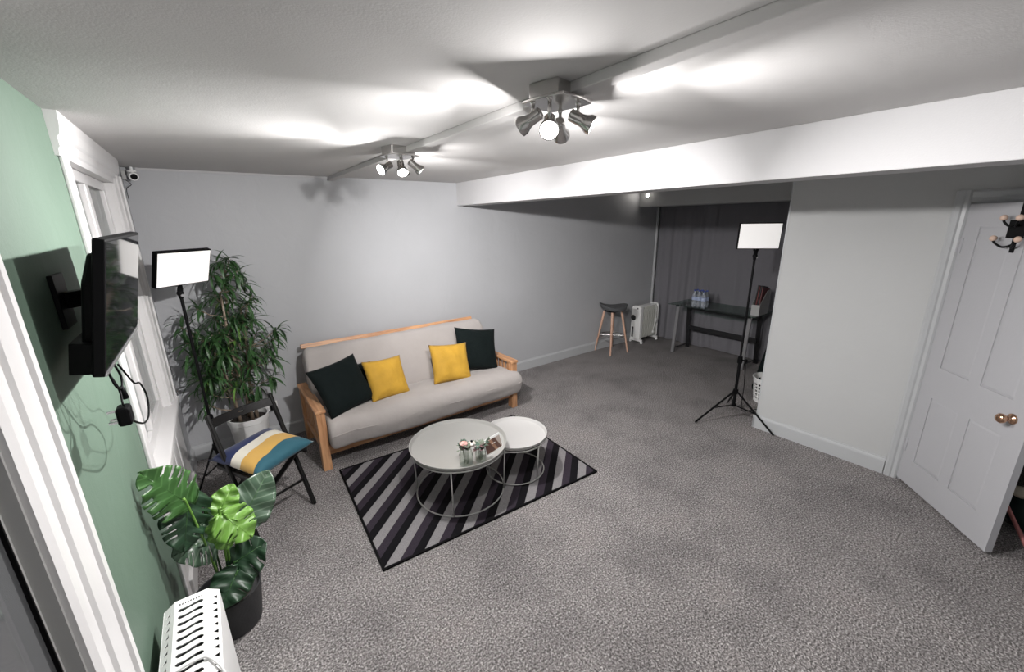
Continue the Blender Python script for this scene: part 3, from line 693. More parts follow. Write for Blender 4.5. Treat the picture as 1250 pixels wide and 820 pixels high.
def stripe_cushion_mat():
    M = bpy.data.materials.new('striped_cushion'); M.use_nodes = True; nt = M.node_tree; b = nt.nodes['Principled BSDF']
    tc = nt.nodes.new('ShaderNodeTexCoord'); v = nt.nodes.new('ShaderNodeVectorMath'); v.operation = 'DISTANCE'
    fl = nt.nodes.new('ShaderNodeVectorMath'); fl.operation = 'MULTIPLY'; fl.inputs[1].default_value = (0.5, 0.5, 0)
    nt.links.new(tc.outputs['Object'], fl.inputs[0]); nt.links.new(fl.outputs[0], v.inputs[0]); v.inputs[1].default_value = (-0.05, 0.44, 0)
    r = ramp(nt, [(0.0, (0.012, 0.085, 0.12)), (0.390, (0.56, 0.33, 0.075)), (0.442, (0.66, 0.63, 0.54)), (0.482, (0.006, 0.016, 0.078))], 'CONSTANT')
    nt.links.new(v.outputs['Value'], r.inputs['Fac']); nt.links.new(r.outputs['Color'], b.inputs['Base Color'])
    b.inputs['Roughness'].default_value = 0.75; b.inputs['Sheen Weight'].default_value = 0.2
    return M
fwd = Vector((0.416, -0.909, 0))
o = cushion('seat_cushion', 'navy white mustard and teal striped cushion on the folding chair', stripe_cushion_mat(), 0.43, 0.42, 0.115, (CH[0]+fwd.x*0.075, CH[1]+fwd.y*0.075, 0.505), (0.03, -0.07, 1), (0.55, -0.835, 0), 21.0)

# ================================================================== LED PANEL LIGHTS ON STANDS
def panel_light(label, base, rz, pc, yaw_n, tilt, W, H_, leg_ang, knobz, spread=0.44, hub=0.30):
    t = thing('studio_light', label, 'studio light', (base[0], base[1], 0))
    B = Vector((base[0], base[1], 0))
    n = Vector((math.cos(yaw_n)*math.cos(tilt), math.sin(yaw_n)*math.cos(tilt), math.sin(tilt)))
    r_ = Vector((-math.sin(yaw_n), math.cos(yaw_n), 0)); u_ = n.cross(r_)
    M = basis(r_, u_, n, Vector(pc)-B)
    bd = MB().box(-W/2-0.008, W/2+0.008, -H_/2-0.008, H_/2+0.008, -0.034, -0.001, M).build('panel_body', M_BLACK, t, bevel=0.004)
    MB().box(-W/2, W/2, -H_/2, H_/2, -0.001, 0.001, M).build('diffuser', M_PANEL, bd)
    MB().box(-0.02, 0.02, -H_/2-0.03, -H_/2+0.05, -0.055, -0.034, M).build('battery_box', M_BLACK, bd, bevel=0.003)
    q = M @ Vector((0, -H_/2-0.02, -0.03))
    top = q.z-0.06
    MB().tube([(0, 0, top-0.02), (0, 0, top+0.02), (q.x*0.6, q.y*0.6, q.z-0.02), q], [0.013, 0.016, 0.016, 0.012], 10).ball((0, 0, top+0.012), 0.021, 10).build('ball_head', M_BLACK, t, smooth='auto')
    MB().lathe([(0.0, 0), (0.009, 0), (0.009, 0.022), (0, 0.022)], 10, aim((math.cos(rz), math.sin(rz), 0), (0, 0, top))).build('clamp_knob', M_SILVER, t, smooth='auto')
    MB().tube([(0, 0, knobz-0.03), (0, 0, top)], 0.0095, 12).build('upper_pole', M_BLACKMET, t, smooth='auto')
    MB().tube([(0, 0, hub-0.14), (0, 0, knobz)], 0.014, 12).build('lower_pole', M_BLACKMET, t, smooth='auto')
    MB().lathe([(0.0, knobz-0.035), (0.022, knobz-0.035), (0.024, knobz-0.01), (0.020, knobz+0.03), (0, knobz+0.03)], 14).build('collar', M_BLACK, t, smooth='auto')
    kb = MB().tube([(0, 0, knobz), (0.045*math.cos(rz), 0.045*math.sin(rz), knobz-0.005)], 0.006, 8); kb.ball((0.05*math.cos(rz), 0.05*math.sin(rz), knobz-0.005), 0.017, 10)
    kb.build('lock_knob', M_BLACK, t, smooth=True)
    MB().lathe([(0, hub-0.02), (0.022, hub-0.02), (0.026, hub), (0.022, hub+0.025), (0, hub+0.025)], 14).build('leg_hub', M_BLACK, t, smooth='auto')
    MB().lathe([(0, hub-0.155), (0.02, hub-0.155), (0.02, hub-0.13), (0, hub-0.13)], 14).build('strut_hub', M_BLACK, t, smooth='auto')
    for a in leg_ang:
        ca, sa = math.cos(a), math.sin(a)
        MB().bar((ca*0.02, sa*0.02, hub), (ca*spread, sa*spread, 0.008), 0.016, 0.012).build('leg', M_BLACKMET, t, bevel=0.002)
        k = 0.52; MB().bar((ca*0.018, sa*0.018, hub-0.143), (ca*spread*k, sa*spread*k, hub*(1-k)+0.008*k), 0.012, 0.008).build('strut', M_BLACKMET, t)
    return t
# beside the window, in front of the plant
panel_light('LED panel light on black stand between window and leafy plant', (-0.175, 3.39), math.radians(-60), (-0.123, 3.376, 1.675), math.radians(-50.6), math.radians(-20), 0.335, 0.2178, [math.radians(a) for a in (178, 298, 58)], 0.62, spread=0.19, hub=0.40)
panel_light('LED panel light on black tripod beside the laundry basket', (3.942, 1.685), math.radians(-70), (3.950, 1.672, 1.778), math.radians(-140.1), math.radians(-3), 0.326, 0.212, [math.radians(a) for a in (152.8, 264.5, 32)], 0.63, spread=0.40, hub=0.30)
# cable hanging from its power brick
tag(MB().tube(spline([(4.00, 1.66, 0.60), (4.05, 1.67, 0.5), (4.10, 1.68, 0.3), (4.13, 1.69, 0.1), (4.20, 1.70, 0.008), (4.38, 1.62, 0.006)], 6), 0.004, 6).build('power_cable', M_BLACK, smooth=True), 'thin dark cable hanging beside the tripod light', 'cable')

# ================================================================== TELEVISION
TVC = Vector((-0.233, 1.807, 1.726)); ya, ti, ro = -0.014, -0.205, 0.018
n = Vector((math.cos(ya)*math.cos(ti), math.sin(ya)*math.cos(ti), math.sin(ti))); r_ = Vector((-math.sin(ya), math.cos(ya), 0)); u_ = n.cross(r_)
r2_ = r_*math.cos(ro)+u_*math.sin(ro); u2_ = n.cross(r2_)
tv = thing('television', 'small black flat television tilted down on a wall arm', 'television', (XL, 1.80, 1.70))
T0 = Vector((XL, 1.80, 1.70)); MT = basis(r2_, u2_, n, TVC-T0)
TW, TH = 0.63, 0.371
MB().box(-TW/2, TW/2, -TH/2, TH/2, -0.026, 0, MT).build('casing', M_BLACK, tv, bevel=0.004)
MB().box(-TW/2+0.006, TW/2-0.006, -TH/2+0.020, TH/2-0.008, 0, 0.0012, MT).build('screen', M_SCREEN, tv)
MB().box(-TW/2+0.002, TW/2-0.002, -TH/2+0.001, -TH/2+0.011, 0, 0.003, MT).build('trim_strip', M_SILVER, tv)
MB().prism([(-TW/2+0.06, -TH/2+0.005), (TW/2-0.06, -TH/2+0.005), (TW/2-0.05, 0.06), (TW/2-0.12, TH/2-0.05), (-TW/2+0.12, TH/2-0.05), (-TW/2+0.05, 0.06)], -0.055, -0.026, MT).build('rear_housing', M_BLACK, tv, bevel=0.008)
MB().box(-TW/2+0.03, -TW/2+0.19, -TH/2-0.002, -TH/2+0.085, -0.075, -0.026, MT).build('set_top_box', M_BLACK, tv, bevel=0.003)
MB().box(-0.10, 0.10, -0.07, 0.09, -0.068, -0.055, MT).build('mount_plate', M_BLACKMET, tv, bevel=0.002)
wp = MB().box(0, 0.012, -0.06, 0.06, -0.06, 0.10); wp.build('wall_plate', M_BLACKMET, tv, bevel=0.002)
q = MT @ Vector((0, 0.0, -0.062))
MB().bar((0.010, 0.0, 0.02), (0.05, 0.055, 0.02), 0.03, 0.05).bar((0.05, 0.055, 0.02), q, 0.03, 0.045).build('swivel_arm', M_BLACKMET, tv, bevel=0.003)
# its dangling lead with plug
cb = thing('television_lead', 'black power lead with plug dangling below the television', 'cable', (-0.27, 1.62, 1.40))
C0 = Vector((-0.27, 1.62, 1.40))
def cpt(*P): return [tuple(Vector(p)-C0) for p in P]
MB().tube(spline(cpt((-0.285, 1.58, 1.535), (-0.275, 1.60, 1.47), (-0.27, 1.565, 1.435), (-0.268, 1.570, 1.425)), 6), 0.003, 6).build('lead', M_BLACK, cb, smooth=True)
MB().tube(spline(cpt((-0.265, 1.62, 1.54), (-0.255, 1.70, 1.455), (-0.255, 1.80, 1.42), (-0.255, 1.86, 1.35), (-0.258, 1.82, 1.295), (-0.262, 1.72, 1.305), (-0.268, 1.585, 1.375)), 8), 0.003, 6).build('lead', M_BLACK, cb, smooth=True)
MB().tube(spline(cpt((-0.28, 1.56, 1.54), (-0.272, 1.56, 1.49), (-0.268, 1.60, 1.475), (-0.268, 1.63, 1.50), (-0.272, 1.61, 1.545)), 6), 0.003, 6).build('lead', M_BLACK, cb, smooth=True)
MB().tube(cpt((-0.27, 1.605, 1.475), (-0.268, 1.612, 1.435)), [0.006, 0.0085], 8).build('jack', M_BLACK, cb, smooth=True)
MB().box(-0.02, 0.012, -0.072, -0.018, -0.032, 0.024).build('plug', M_BLACK, cb, bevel=0.008)
for yy, zz in ((-0.045, 0.012), (-0.058, -0.018), (-0.032, -0.018)):
    MB().box(-0.040, -0.02, yy-0.003, yy+0.003, zz-0.003, zz+0.003).build('plug_pin', M_SILVER, cb)

# ================================================================== CCTV CAMERA
cc = thing('security_camera', 'small white security camera high in the corner', 'security camera', (-0.318, YB-0.055, 2.285))
MB().lathe([(0, 0), (0.026, 0), (0.026, 0.01), (0.010, 0.014), (0.009, 0.035), (0, 0.035)], 16, Matrix.Translation((0, 0, 0.022)) ).build('mount', M_WHITEPL, cc, smooth='auto')
MB().lathe([(0, -0.03), (0.018, -0.03), (0.026, -0.02), (0.028, 0.03), (0.027, 0.034), (0, 0.034)], 20, aim((0.25, -0.9, -0.30))).build('housing', M_WHITEPL, cc, smooth='auto')
MB().lathe([(0, 0.0345), (0.020, 0.0345), (0.018, 0.038), (0, 0.038)], 18, aim((0.25, -0.9, -0.30))).build('lens', M_BLACK, cc, smooth='auto')
MB().box(-0.058, -0.036, -0.005, 0.03, -0.03, 0.03).build('junction_box', M_GREYFRAME, cc, bevel=0.003)
MB().tube(spline([(-0.045, 0.012, -0.03), (-0.02, 0.012, -0.06), (-0.05, 0.01, -0.09), (-0.052, 0.012, -0.16)], 6), 0.0025, 6).build('cable', M_BLACK, cc, smooth=True)

# ================================================================== HEATERS
# near one: panel heater with punched top guard
HC = Vector((-0.262, 1.40, 0)); 
ht = thing('panel_heater', 'white convector heater with wavy slotted top against green wall', 'heater', HC)
HL, HW, HZ = 0.295, 0.080, 0.605
def guard():
    """punched sheet: flat middle with wavy slots, sloping flanks with triangular holes"""
    b = MB()
    def holes_sheet(P, u0, u1, v0, v1, holes):
        # triangulate a rectangle with polygon holes through bmesh
        bm = bmesh.new()
        def loop(pts):
            vs_ = [bm.verts.new((x, y, 0)) for x, y in pts]; return [bm.edges.new((vs_[i], vs_[(i+1) % len(vs_)])) for i in range(len(vs_))]
        E = loop([(u0, v0), (u1, v0), (u1, v1), (u0, v1)])
        for h in holes: E += loop(h)
        bmesh.ops.triangle_fill(bm, use_beauty=True, use_dissolve=False, edges=E)
        bm.verts.index_update()
        V = [P(v.co.x, v.co.y) for v in bm.verts]; F = []
        for f in bm.faces:
            c = f.calc_center_median(); inside = False
            for h in holes:
                odd = False; j = len(h)-1
                for i in range(len(h)):
                    xi, yi = h[i]; xj, yj = h[j]
                    if (yi > c.y) != (yj > c.y) and c.x < (xj-xi)*(c.y-yi)/(yj-yi)+xi: odd = not odd
                    j = i
                inside = inside or odd
            if not inside: F.append(tuple(v.index for v in f.verts))
        bm.free(); b.raw(V, F)
    mid = 0.047
    sl = []
    pitch_ = 0.0335; n_ = int((2*HL-0.05)/pitch_)
    for i in range(n_):
        y = HL-0.052-i*pitch_
        top_, bot = [], []
        for k in range(13):
            s_ = -1+2*k/12; x = s_*0.037; yc = y+0.0035*math.sin(s_*PI*0.9)-0.003*s_*0
            w_ = 0.0058+0.0034*abs(s_)**2
            if abs(s_) > 0.88: w_ *= math.sqrt(max(0.05, 1-((abs(s_)-0.88)/0.125)**2))
            top_.append((x, yc+w_)); bot.append((x, yc-w_))
        sl.append(bot+top_[::-1])
    for k in range(9):
        x = -0.032+k*0.008; sl.append([(x-0.0022, HL-0.030), (x+0.0022, HL-0.030), (x+0.0022, HL-0.021), (x-0.0022, HL-0.021)])
    holes_sheet(lambda x, y: (x, y, HZ), -mid, mid, -HL, HL, sl)
    for sgn in (-1, 1):
        tri = []
        for i in range(n_):
            y = HL-0.040-i*pitch_; 
            tri.append([(0.016, y-0.006), (0.033, y-0.009), (0.033, y+0.009)] if sgn > 0 else [(0.016, y-0.009), (0.034, y-0.006), (0.016, y+0.009)])
        holes_sheet(lambda u, y, s=sgn: (s*(mid+u*0.86), y, HZ-u*0.62), 0.0, 0.040, -HL, HL, tri)
    return b
g = guard(); go = g.build('top_guard', M_WHITEMET, ht)
sm = go.modifiers.new('sheet', 'SOLIDIFY'); sm.thickness = 0.0025; sm.offset = -1
b = MB(); xw = 0.047+0.040*0.86; zs_ = HZ-0.040*0.62
for sgn in (-1, 1): b.box(sgn*xw-0.0015, sgn*xw+0.0015, -HL, HL, 0.06, zs_)
b.build('side_panel', M_WHITEMET, ht)
for sgn in (-1, 1):
    b = MB().prism([(-xw, 0.06), (xw, 0.06), (xw, zs_), (0.047, HZ-0.003), (-0.047, HZ-0.003), (-xw, zs_)], -0.004, 0.004, basis((1, 0, 0), (0, 0, 1), (0, -1, 0), (0, sgn*(HL-0.004), 0)))
    b.build('end_panel', M_WHITEMET, ht, bevel=0.002)
MB().box(-0.076, 0.076, -HL+0.012, HL-0.012, 0.08, 0.566).build('dark_filler', M_DARK, ht)  # added dark block, so the guard's holes show a shaded inside
for sgn in (-1, 1):
    MB().box(-0.095, 0.095, sgn*0.22-0.02, sgn*0.22+0.02, 0.0, 0.062).build('foot', M_WHITEMET, ht, bevel=0.006)
hc = MB().tube(spline([(-0.088, -0.075, 0.42), (-0.083, -0.055, 0.575), (-0.045, -0.030, 0.612), (0.02, -0.020, 0.614), (0.055, -0.035, 0.608), (0.088, -0.095, 0.57), (0.096, -0.16, 0.40), (0.092, -0.19, 0.20)], 8), 0.0042, 8)
hc.build('cord', M_WHITEPL, ht, smooth=True)

# alcove one: oil-filled fin radiator
R0 = Vector((5.60, 3.955, 0)); rd = thing('oil_radiator', 'white oil filled fin radiator standing by the curtain', 'heater', R0)
for i in range(9):
    x = -0.125+i*0.042
    out = [(-0.075, 0.09), (-0.082, 0.11), (-0.082, 0.55), (-0.065, 0.585), (0.065, 0.585), (0.082, 0.55), (0.082, 0.11), (0.075, 0.09)]
    MB().prism(out, x-0.007, x+0.007, basis((0, 1, 0), (0, 0, 1), (1, 0, 0))).tube([(x-0.02, 0, 0.14), (x+0.02, 0, 0.14)], 0.03, 10).tube([(x-0.02, 0, 0.53), (x+0.02, 0, 0.53)], 0.03, 10).build('fin', M_FIN, rd, bevel=0.003)
o2 = [(-0.085, 0.07), (0.085, 0.07), (0.088, 0.10), (0.088, 0.57), (0.07, 0.612), (-0.06, 0.618), (-0.088, 0.59), (-0.088, 0.10)]
cp = MB().prism(o2, -0.232, -0.155, basis((0, 1, 0), (0, 0, 1), (1, 0, 0))).build('control_end', M_WHITEMET, rd, bevel=0.012, seg=3)
MB().lathe([(0, 0), (0.045, 0), (0.045, 0.004), (0, 0.006)], 24, aim((-1, 0, 0), (-0.232, 0.045, 0.42))).build('recess_disc', M_DARK, cp, smooth='auto')  # flat dark disc, its colour stands in for a shaded half-round recess
MB().box(-0.2345, -0.2315, 0.03, 0.065, 0.10, 0.27).build('cord_slot', M_DARK, cp)
MB().box(-0.2345, -0.2315, -0.04, -0.01, 0.565, 0.585).build('switch', M_DARK, cp)
MB().prism(o2, 0.225, 0.25, basis((0, 1, 0), (0, 0, 1), (1, 0, 0))).build('far_end', M_WHITEMET, rd, bevel=0.006)
MB().box(-0.155, 0.225, -0.06, 0.06, 0.585, 0.602).build('top_cover', M_WHITEMET, rd, bevel=0.006)
for x in (-0.19, 0.21):
    for y in (-0.105, 0.105):
        MB().lathe([(0, -0.012), (0.020, -0.012), (0.022, 0), (0.020, 0.012), (0, 0.012)], 14, aim((1, 0, 0), (x, y, 0.022))).build('castor', M_WHITEMET, rd, smooth='auto')
    MB().box(x-0.018, x+0.018, -0.115, 0.115, 0.035, 0.07).build('foot_bar', M_WHITEMET, rd, bevel=0.005)
rc = MB().tube(spline([(0.08, -0.06, 0.607), (0.15, -0.092, 0.58), (0.17, -0.095, 0.45), (0.165, -0.094, 0.33), (0.13, -0.093, 0.22), (0.12, -0.094, 0.17)], 6), 0.006, 8); rc.build('cord', M_WHITEMET, rd, smooth=True)
MB().box(0.150, 0.190, -0.112, -0.086, 0.31, 0.37).build('plug', M_WHITEMET, rd, bevel=0.004)
MB().ball((0.12, -0.094, 0.15), 0.022, 10).build('cord_clip', M_WHITEMET, rd, smooth=True)

# ================================================================== BAR STOOL
ST = Vector((4.745, 3.905, 0)); bs = thing('bar_stool', 'charcoal bar stool on four beech legs with chrome footrest', 'stool', ST, math.radians(-7))
n = 26; V = []; F = []
for s_ in (0, 1):
    for i in range(n+1):
        for j in range(n+1):
            u = -1+2*i/n; v = -1+2*j/n
            # squircle footprint
            x = u*math.sqrt(1-v*v*0.42)*0.205; y = v*math.sqrt(1-u*u*0.42)*0.165
            e = max(abs(u), abs(v)); edge = (1-e**8)
            zt_ = 0.715+0.028*u*u-0.010*u-0.018*v*v
            V.append((x, y, zt_ if s_ else zt_-0.062*edge**0.4-0.004))
K = (n+1)**2
for s_ in range(2):
    for i in range(n):
        for j in range(n):
            a = s_*K+i*(n+1)+j; F.append((a, a+n+1, a+n+2, a+1))
for k in range(n):
    for (a, c) in (((k, 0), (k+1, 0)), ((k, n), (k+1, n)), ((0, k), (0, k+1)), ((n, k), (n, k+1))):
        ia = a[0]*(n+1)+a[1]; ic = c[0]*(n+1)+c[1]; F.append((ia, ic, K+ic, K+ia))
MB().raw(V, F).build('seat', M_SEAT, bs, smooth=True, rot=(0, 0, math.radians(-26)))
MB().box(-0.10, 0.10, -0.08, 0.08, 0.622, 0.644).build('mount_plate', M_BLACKMET, bs, bevel=0.003)
for sx_ in (-1, 1):
    for sy_ in (-1, 1):
        MB().tube([(sx_*0.172, sy_*0.172, 0.0), (sx_*0.092, sy_*0.085, 0.628)], [0.012, 0.019], 12).build('leg', M_BEECH, bs, smooth='auto')
fr_ = 0.142
MB().tube(circle((0, 0, 0.26), 0.182, 36), 0.007, 8, closed=True).build('foot_ring', M_CHROME, bs, smooth=True)
MB().tube([(-0.14, -0.14, 0.26), (0.14, 0.14, 0.26)], 0.005, 8).tube([(-0.14, 0.14, 0.26), (0.14, -0.14, 0.26)], 0.005, 8).lathe([(0, 0.25), (0.02, 0.25), (0.02, 0.30), (0, 0.30)], 12).build('foot_cross', M_CHROME, bs, smooth='auto')

# ================================================================== GLASS DESK
DX0, DX1, DY_0, DY_1, DZT = 5.36, 5.92, 2.20, 3.40, 0.74
D0v = Vector((5.64, 2.80, 0)); dk = thing('glass_desk', 'green glass topped desk with grey metal frame by the curtain', 'desk', D0v)
def dp(mb, name, m_, **k):
    mb.v = [tuple(Vector(p)-D0v) for p in mb.v]; return mb.build(name, m_, dk, **k)
dp(MB().box(DX0, DX1, DY_0, DY_1, DZT-0.010, DZT), 'glass_top', M_DESKGLASS, bevel=0.002)
M_DESKLEG = mat('grey_desk_metal', (0.30, 0.30, 0.31), 0.35, 0.5); M_DESKDK = mat('dark_desk_metal', (0.02, 0.02, 0.022), 0.4, 0.3)
for y in (DY_1-0.09, DY_0+0.10):
    dp(MB().bar((5.44, y, 0), (5.50, y, DZT-0.012), 0.045, 0.022, (1, 0, 0)), 'front_leg', M_DESKLEG, bevel=0.003)
    dp(MB().bar((5.85, y, 0), (5.78, y, DZT-0.012), 0.055, 0.025, (1, 0, 0)), 'rear_leg', M_DESKDK, bevel=0.003)
    dp(MB().bar((5.45, y, 0.71), (5.83, y, 0.71), 0.03, 0.03), 'top_bearer', M_DESKDK, bevel=0.002)
    dp(MB().bar((5.45, y, 0.06), (5.84, y, 0.06), 0.012, 0.012), 'floor_bar', M_DESKDK)
dp(MB().bar((5.78, DY_0+0.1, 0.645), (5.78, DY_1-0.09, 0.645), 0.03, 0.05), 'rear_rail', M_DESKDK, bevel=0.002)
dp(MB().bar((5.80, DY_0+0.1, 0.33), (5.80, DY_1-0.09, 0.33), 0.035, 0.06), 'cross_rail', M_DESKDK, bevel=0.002)
# water bottles in two rows of three
M_CAP = mat('blue_bottle_cap', (0.05, 0.08, 0.30), 0.4); M_LABEL = mat('blue_white_label', (0.36, 0.42, 0.58), 0.5)
def bottle(p, group, lab):
    t = thing('water_bottle', lab, 'bottle', p, 0, group)
    MB().lathe([(0, 0), (0.030, 0), (0.033, 0.006), (0.033, 0.07), (0.030, 0.076), (0.033, 0.082), (0.033, 0.150), (0.030, 0.172), (0.014, 0.205), (0.013, 0.220), (0, 0.220)], 16).build('bottle_body', M_WATER, t, smooth='auto')
    MB().lathe([(0.0336, 0.092), (0.0338, 0.094), (0.0338, 0.138), (0.0336, 0.140)], 16, close=False).build('label_band', M_LABEL, t, smooth=True)
    MB().lathe([(0, 0.216), (0.0155, 0.216), (0.0155, 0.233), (0.013, 0.235), (0, 0.235)], 14).build('cap', M_CAP, t, smooth='auto')
    return t
for i in range(3):
    for j in range(2):
        bottle((5.46+j*0.069, 3.06-i*0.069-0.0, DZT), 'six-pack of water bottles on the glass desk', ('small blue-capped water bottle in the row along the desk edge', 'small blue-capped water bottle in the row nearer the curtain')[j])
# magazine file with folders
mf = thing('magazine_file', 'pale grey magazine file on the end of the glass desk', 'file box', (5.47, 2.245, DZT))
prof = [(0, 0), (0.25, 0), (0.25, 0.31), (0.17, 0.31), (0.0, 0.135)]
My = basis((1, 0, 0), (0, 0, 1), (0, -1, 0))
for y in (-0.047, 0.047): MB().prism(prof, y-0.0015, y+0.0015, My).build('side_wall', M_FILE, mf)
MB().box(0, 0.003, -0.0455, 0.0455, 0, 0.135).build('front_wall', M_FILE, mf)
MB().box(0.247, 0.25, -0.0455, 0.0455, 0, 0.31).build('back_wall', M_FILE, mf)
MB().box(0.003, 0.247, -0.0455, 0.0455, 0, 0.003).build('base', M_FILE, mf)
for k, (y, colr, nm, h) in enumerate(((-0.028, (0.12, 0.025, 0.025), 'maroon_card', 0.33), (-0.010, (0.02, 0.02, 0.022), 'black_card', 0.345), (0.010, (0.14, 0.03, 0.028), 'red_brown_card', 0.335), (0.029, (0.02, 0.02, 0.02), 'matt_black_card', 0.35))):
    lb = ('maroon folder nearest the alcove side in the magazine file', 'black folder between two red ones in the magazine file', 'red brown folder between two black ones in magazine file', 'black folder at the outer edge of the magazine file')[k]
    f = MB().box(0, 0.20, -0.006, 0.006, 0, h-0.004, Matrix.Rotation(math.radians(9), 4, 'Y')).build('folder', mat(nm, colr, 0.5), None, bevel=0.002)
    f.location = (5.47+0.008, 2.245+y, DZT+0.0365); tag(f, lb, 'folder', 'folders in the magazine file')

# ================================================================== LAUNDRY BASKET AND BLACK BAG
BK = Vector((4.665, 1.665, 0)); bk_ = thing('laundry_basket', 'white perforated plastic basket behind the wall corner', 'basket', BK)
b = MB(); n = 60; rows = 21; hh = 0.27
def bpnt(i, k, d=0): 
    a = 2*PI*i/n; z = hh*k/rows; R = 0.125+0.03*z/hh-d; return (R*math.cos(a), R*math.sin(a), z)
V = [bpnt(i, k) for k in range(rows+1) for i in range(n)]; F = []
for k in range(rows):
    for i in range(n):
        if 3 <= k < rows-3 and (k-3) % 3 != 2 and i % 3 != 2: continue
        F.append((k*n+i, k*n+(i+1) % n, (k+1)*n+(i+1) % n, (k+1)*n+i))
F.append(tuple(reversed(range(n))))
bo = MB().raw(V, F).build('basket_wall', M_WHITEPL, bk_); s_ = bo.modifiers.new('wall', 'SOLIDIFY'); s_.thickness = 0.003
MB().tube(circle((0, 0, hh), 0.157, 48), 0.007, 8, closed=True).build('rim', M_WHITEPL, bk_, smooth=True)
# black fabric bag standing behind the basket, leaning on the alcove side wall
bg = thing('black_bag', 'tall black fabric bag leaning behind the basket', 'bag', (4.90, 1.60, 0))
out = [(-0.10, 0.0), (0.31, 0.0), (0.315, 0.06), (0.295, 0.16), (0.20, 0.67), (0.16, 0.84), (0.06, 0.90), (-0.06, 0.88), (-0.10, 0.70)]
MB().prism(out, -0.05, 0.05, basis((0, 1, 0), (0, 0, 1), (1, 0, 0))).build('bag_body', M_DKVEL, bg, bevel=0.025, seg=3)
MB().tube(spline([(0.0, -0.02, 0.87), (0.0, -0.04, 0.95), (0.0, 0.05, 0.98), (0.0, 0.08, 0.87)], 6), 0.008, 6).build('strap', M_BLACK, bg, smooth=True)

# ================================================================== BAMBOO-LIKE PLANT
PY = Vector((0.055, 3.855, 0)); pl = thing('potted_dragon_tree', 'tall narrow-leaved plant in white pot between chair and wall', 'plant', PY)
ph = 0.40
MB().lathe([(0, 0), (0.105, 0), (0.112, 0.01), (0.142, ph-0.05), (0.150, ph-0.045), (0.152, ph), (0.143, ph), (0.138, ph-0.05), (0, ph-0.05)], 40).build('pot', M_POTW, pl, smooth='auto')
MB().lathe([(0, ph-0.034), (0.08, ph-0.036), (0.1415, ph-0.042), (0.1395, ph-0.055), (0, ph-0.055)], 30).build('soil', M_SOIL, pl, smooth=True)
rnd = random.Random(12)
canes = [((-0.045, -0.02), (-0.13, -0.04), 1.05), ((0.005, 0.03), (0.02, 0.02), 1.56), ((0.055, -0.03), (0.09, -0.05), 1.30), ((0.02, -0.05), (-0.03, -0.07), 1.44)]
cane_pts = []
for (a, b_), (tx, ty), h in canes:
    pts = []
    for i in range(7):
        t = i/6; pts.append(Vector((a+(tx-a)*t+0.012*math.sin(t*7+a*40), b_+(ty-b_)*t+0.010*math.cos(t*6), ph-0.05+(h-ph+0.05)*t)))
    MB().tube(pts, [0.015-0.007*i/6 for i in range(7)], 8).build('cane', M_TRUNK, pl, smooth=True); cane_pts.append(pts)
LEAFM = [mat('deep_green_blade', (0.014, 0.044, 0.016), 0.42, var=0.25, vscale=30), mat('mid_green_blade', (0.034, 0.088, 0.027), 0.42, var=0.25, vscale=30), mat('highlit_green_blade', (0.14, 0.27, 0.06), 0.42, var=0.2, vscale=30)]  # greens differ by leaf and also paint in highlights and shade
def blade_mesh(L, W, bend, m_):
    b = MB(); n = 6; V = []; F = []
    for i in range(n+1):
        t = i/n; wv = W*(math.sin(PI*min(1, t*0.93+0.07))**0.7)*(1-t**5)
        x = L*t*math.cos(bend*t*0.8); z = -L*t*math.sin(bend*t*0.8)
        V += [(x, -wv/2, z), (x, 0, z-0.18*wv), (x, wv/2, z)]
    for i in range(n):
        k = i*3; F += [(k, k+3, k+4, k+1), (k+1, k+4, k+5, k+2)]
    return V, F
BL = []
for m_ in range(3):
    for L, W, bend in ((0.145, 0.023, 0.5), (0.165, 0.022, 0.95), (0.125, 0.022, 0.25), (0.175, 0.021, 1.25)):
        V, F = blade_mesh(L, W, bend, m_)
        me = bpy.data.meshes.new('leaf'); me.from_pydata(V, [], F); me.materials.append(LEAFM[m_]); me.polygons.foreach_set('use_smooth', [True]*len(me.polygons))
        BL.append((me, V, F))
ros = []
for ci, pts in enumerate(cane_pts):
    ros.append((pts[-1], (pts[-1]-pts[-2]).normalized(), 1.0, ci))
    for k in range(13):
        t = rnd.uniform(0.26, 0.97); i = min(5, int(t*6)); p = pts[i].lerp(pts[i+1], t*6-i)
        a = rnd.uniform(0, 2*PI); out_ = rnd.uniform(0.06, 0.20)
        tip = p+Vector((math.cos(a)*out_, math.sin(a)*out_*0.62, rnd.uniform(0.03, 0.17)))
        tip.y = min(tip.y, 0.13); tip.x = max(tip.x, -0.30)
        ros.append((tip, (tip-p).normalized(), 0.85, ci))
        MB().tube([p, p.lerp(tip, 0.5)+Vector((0, 0, -0.012)), tip], [0.005, 0.004, 0.003], 6).build('twig', M_TRUNK, pl, smooth=True)
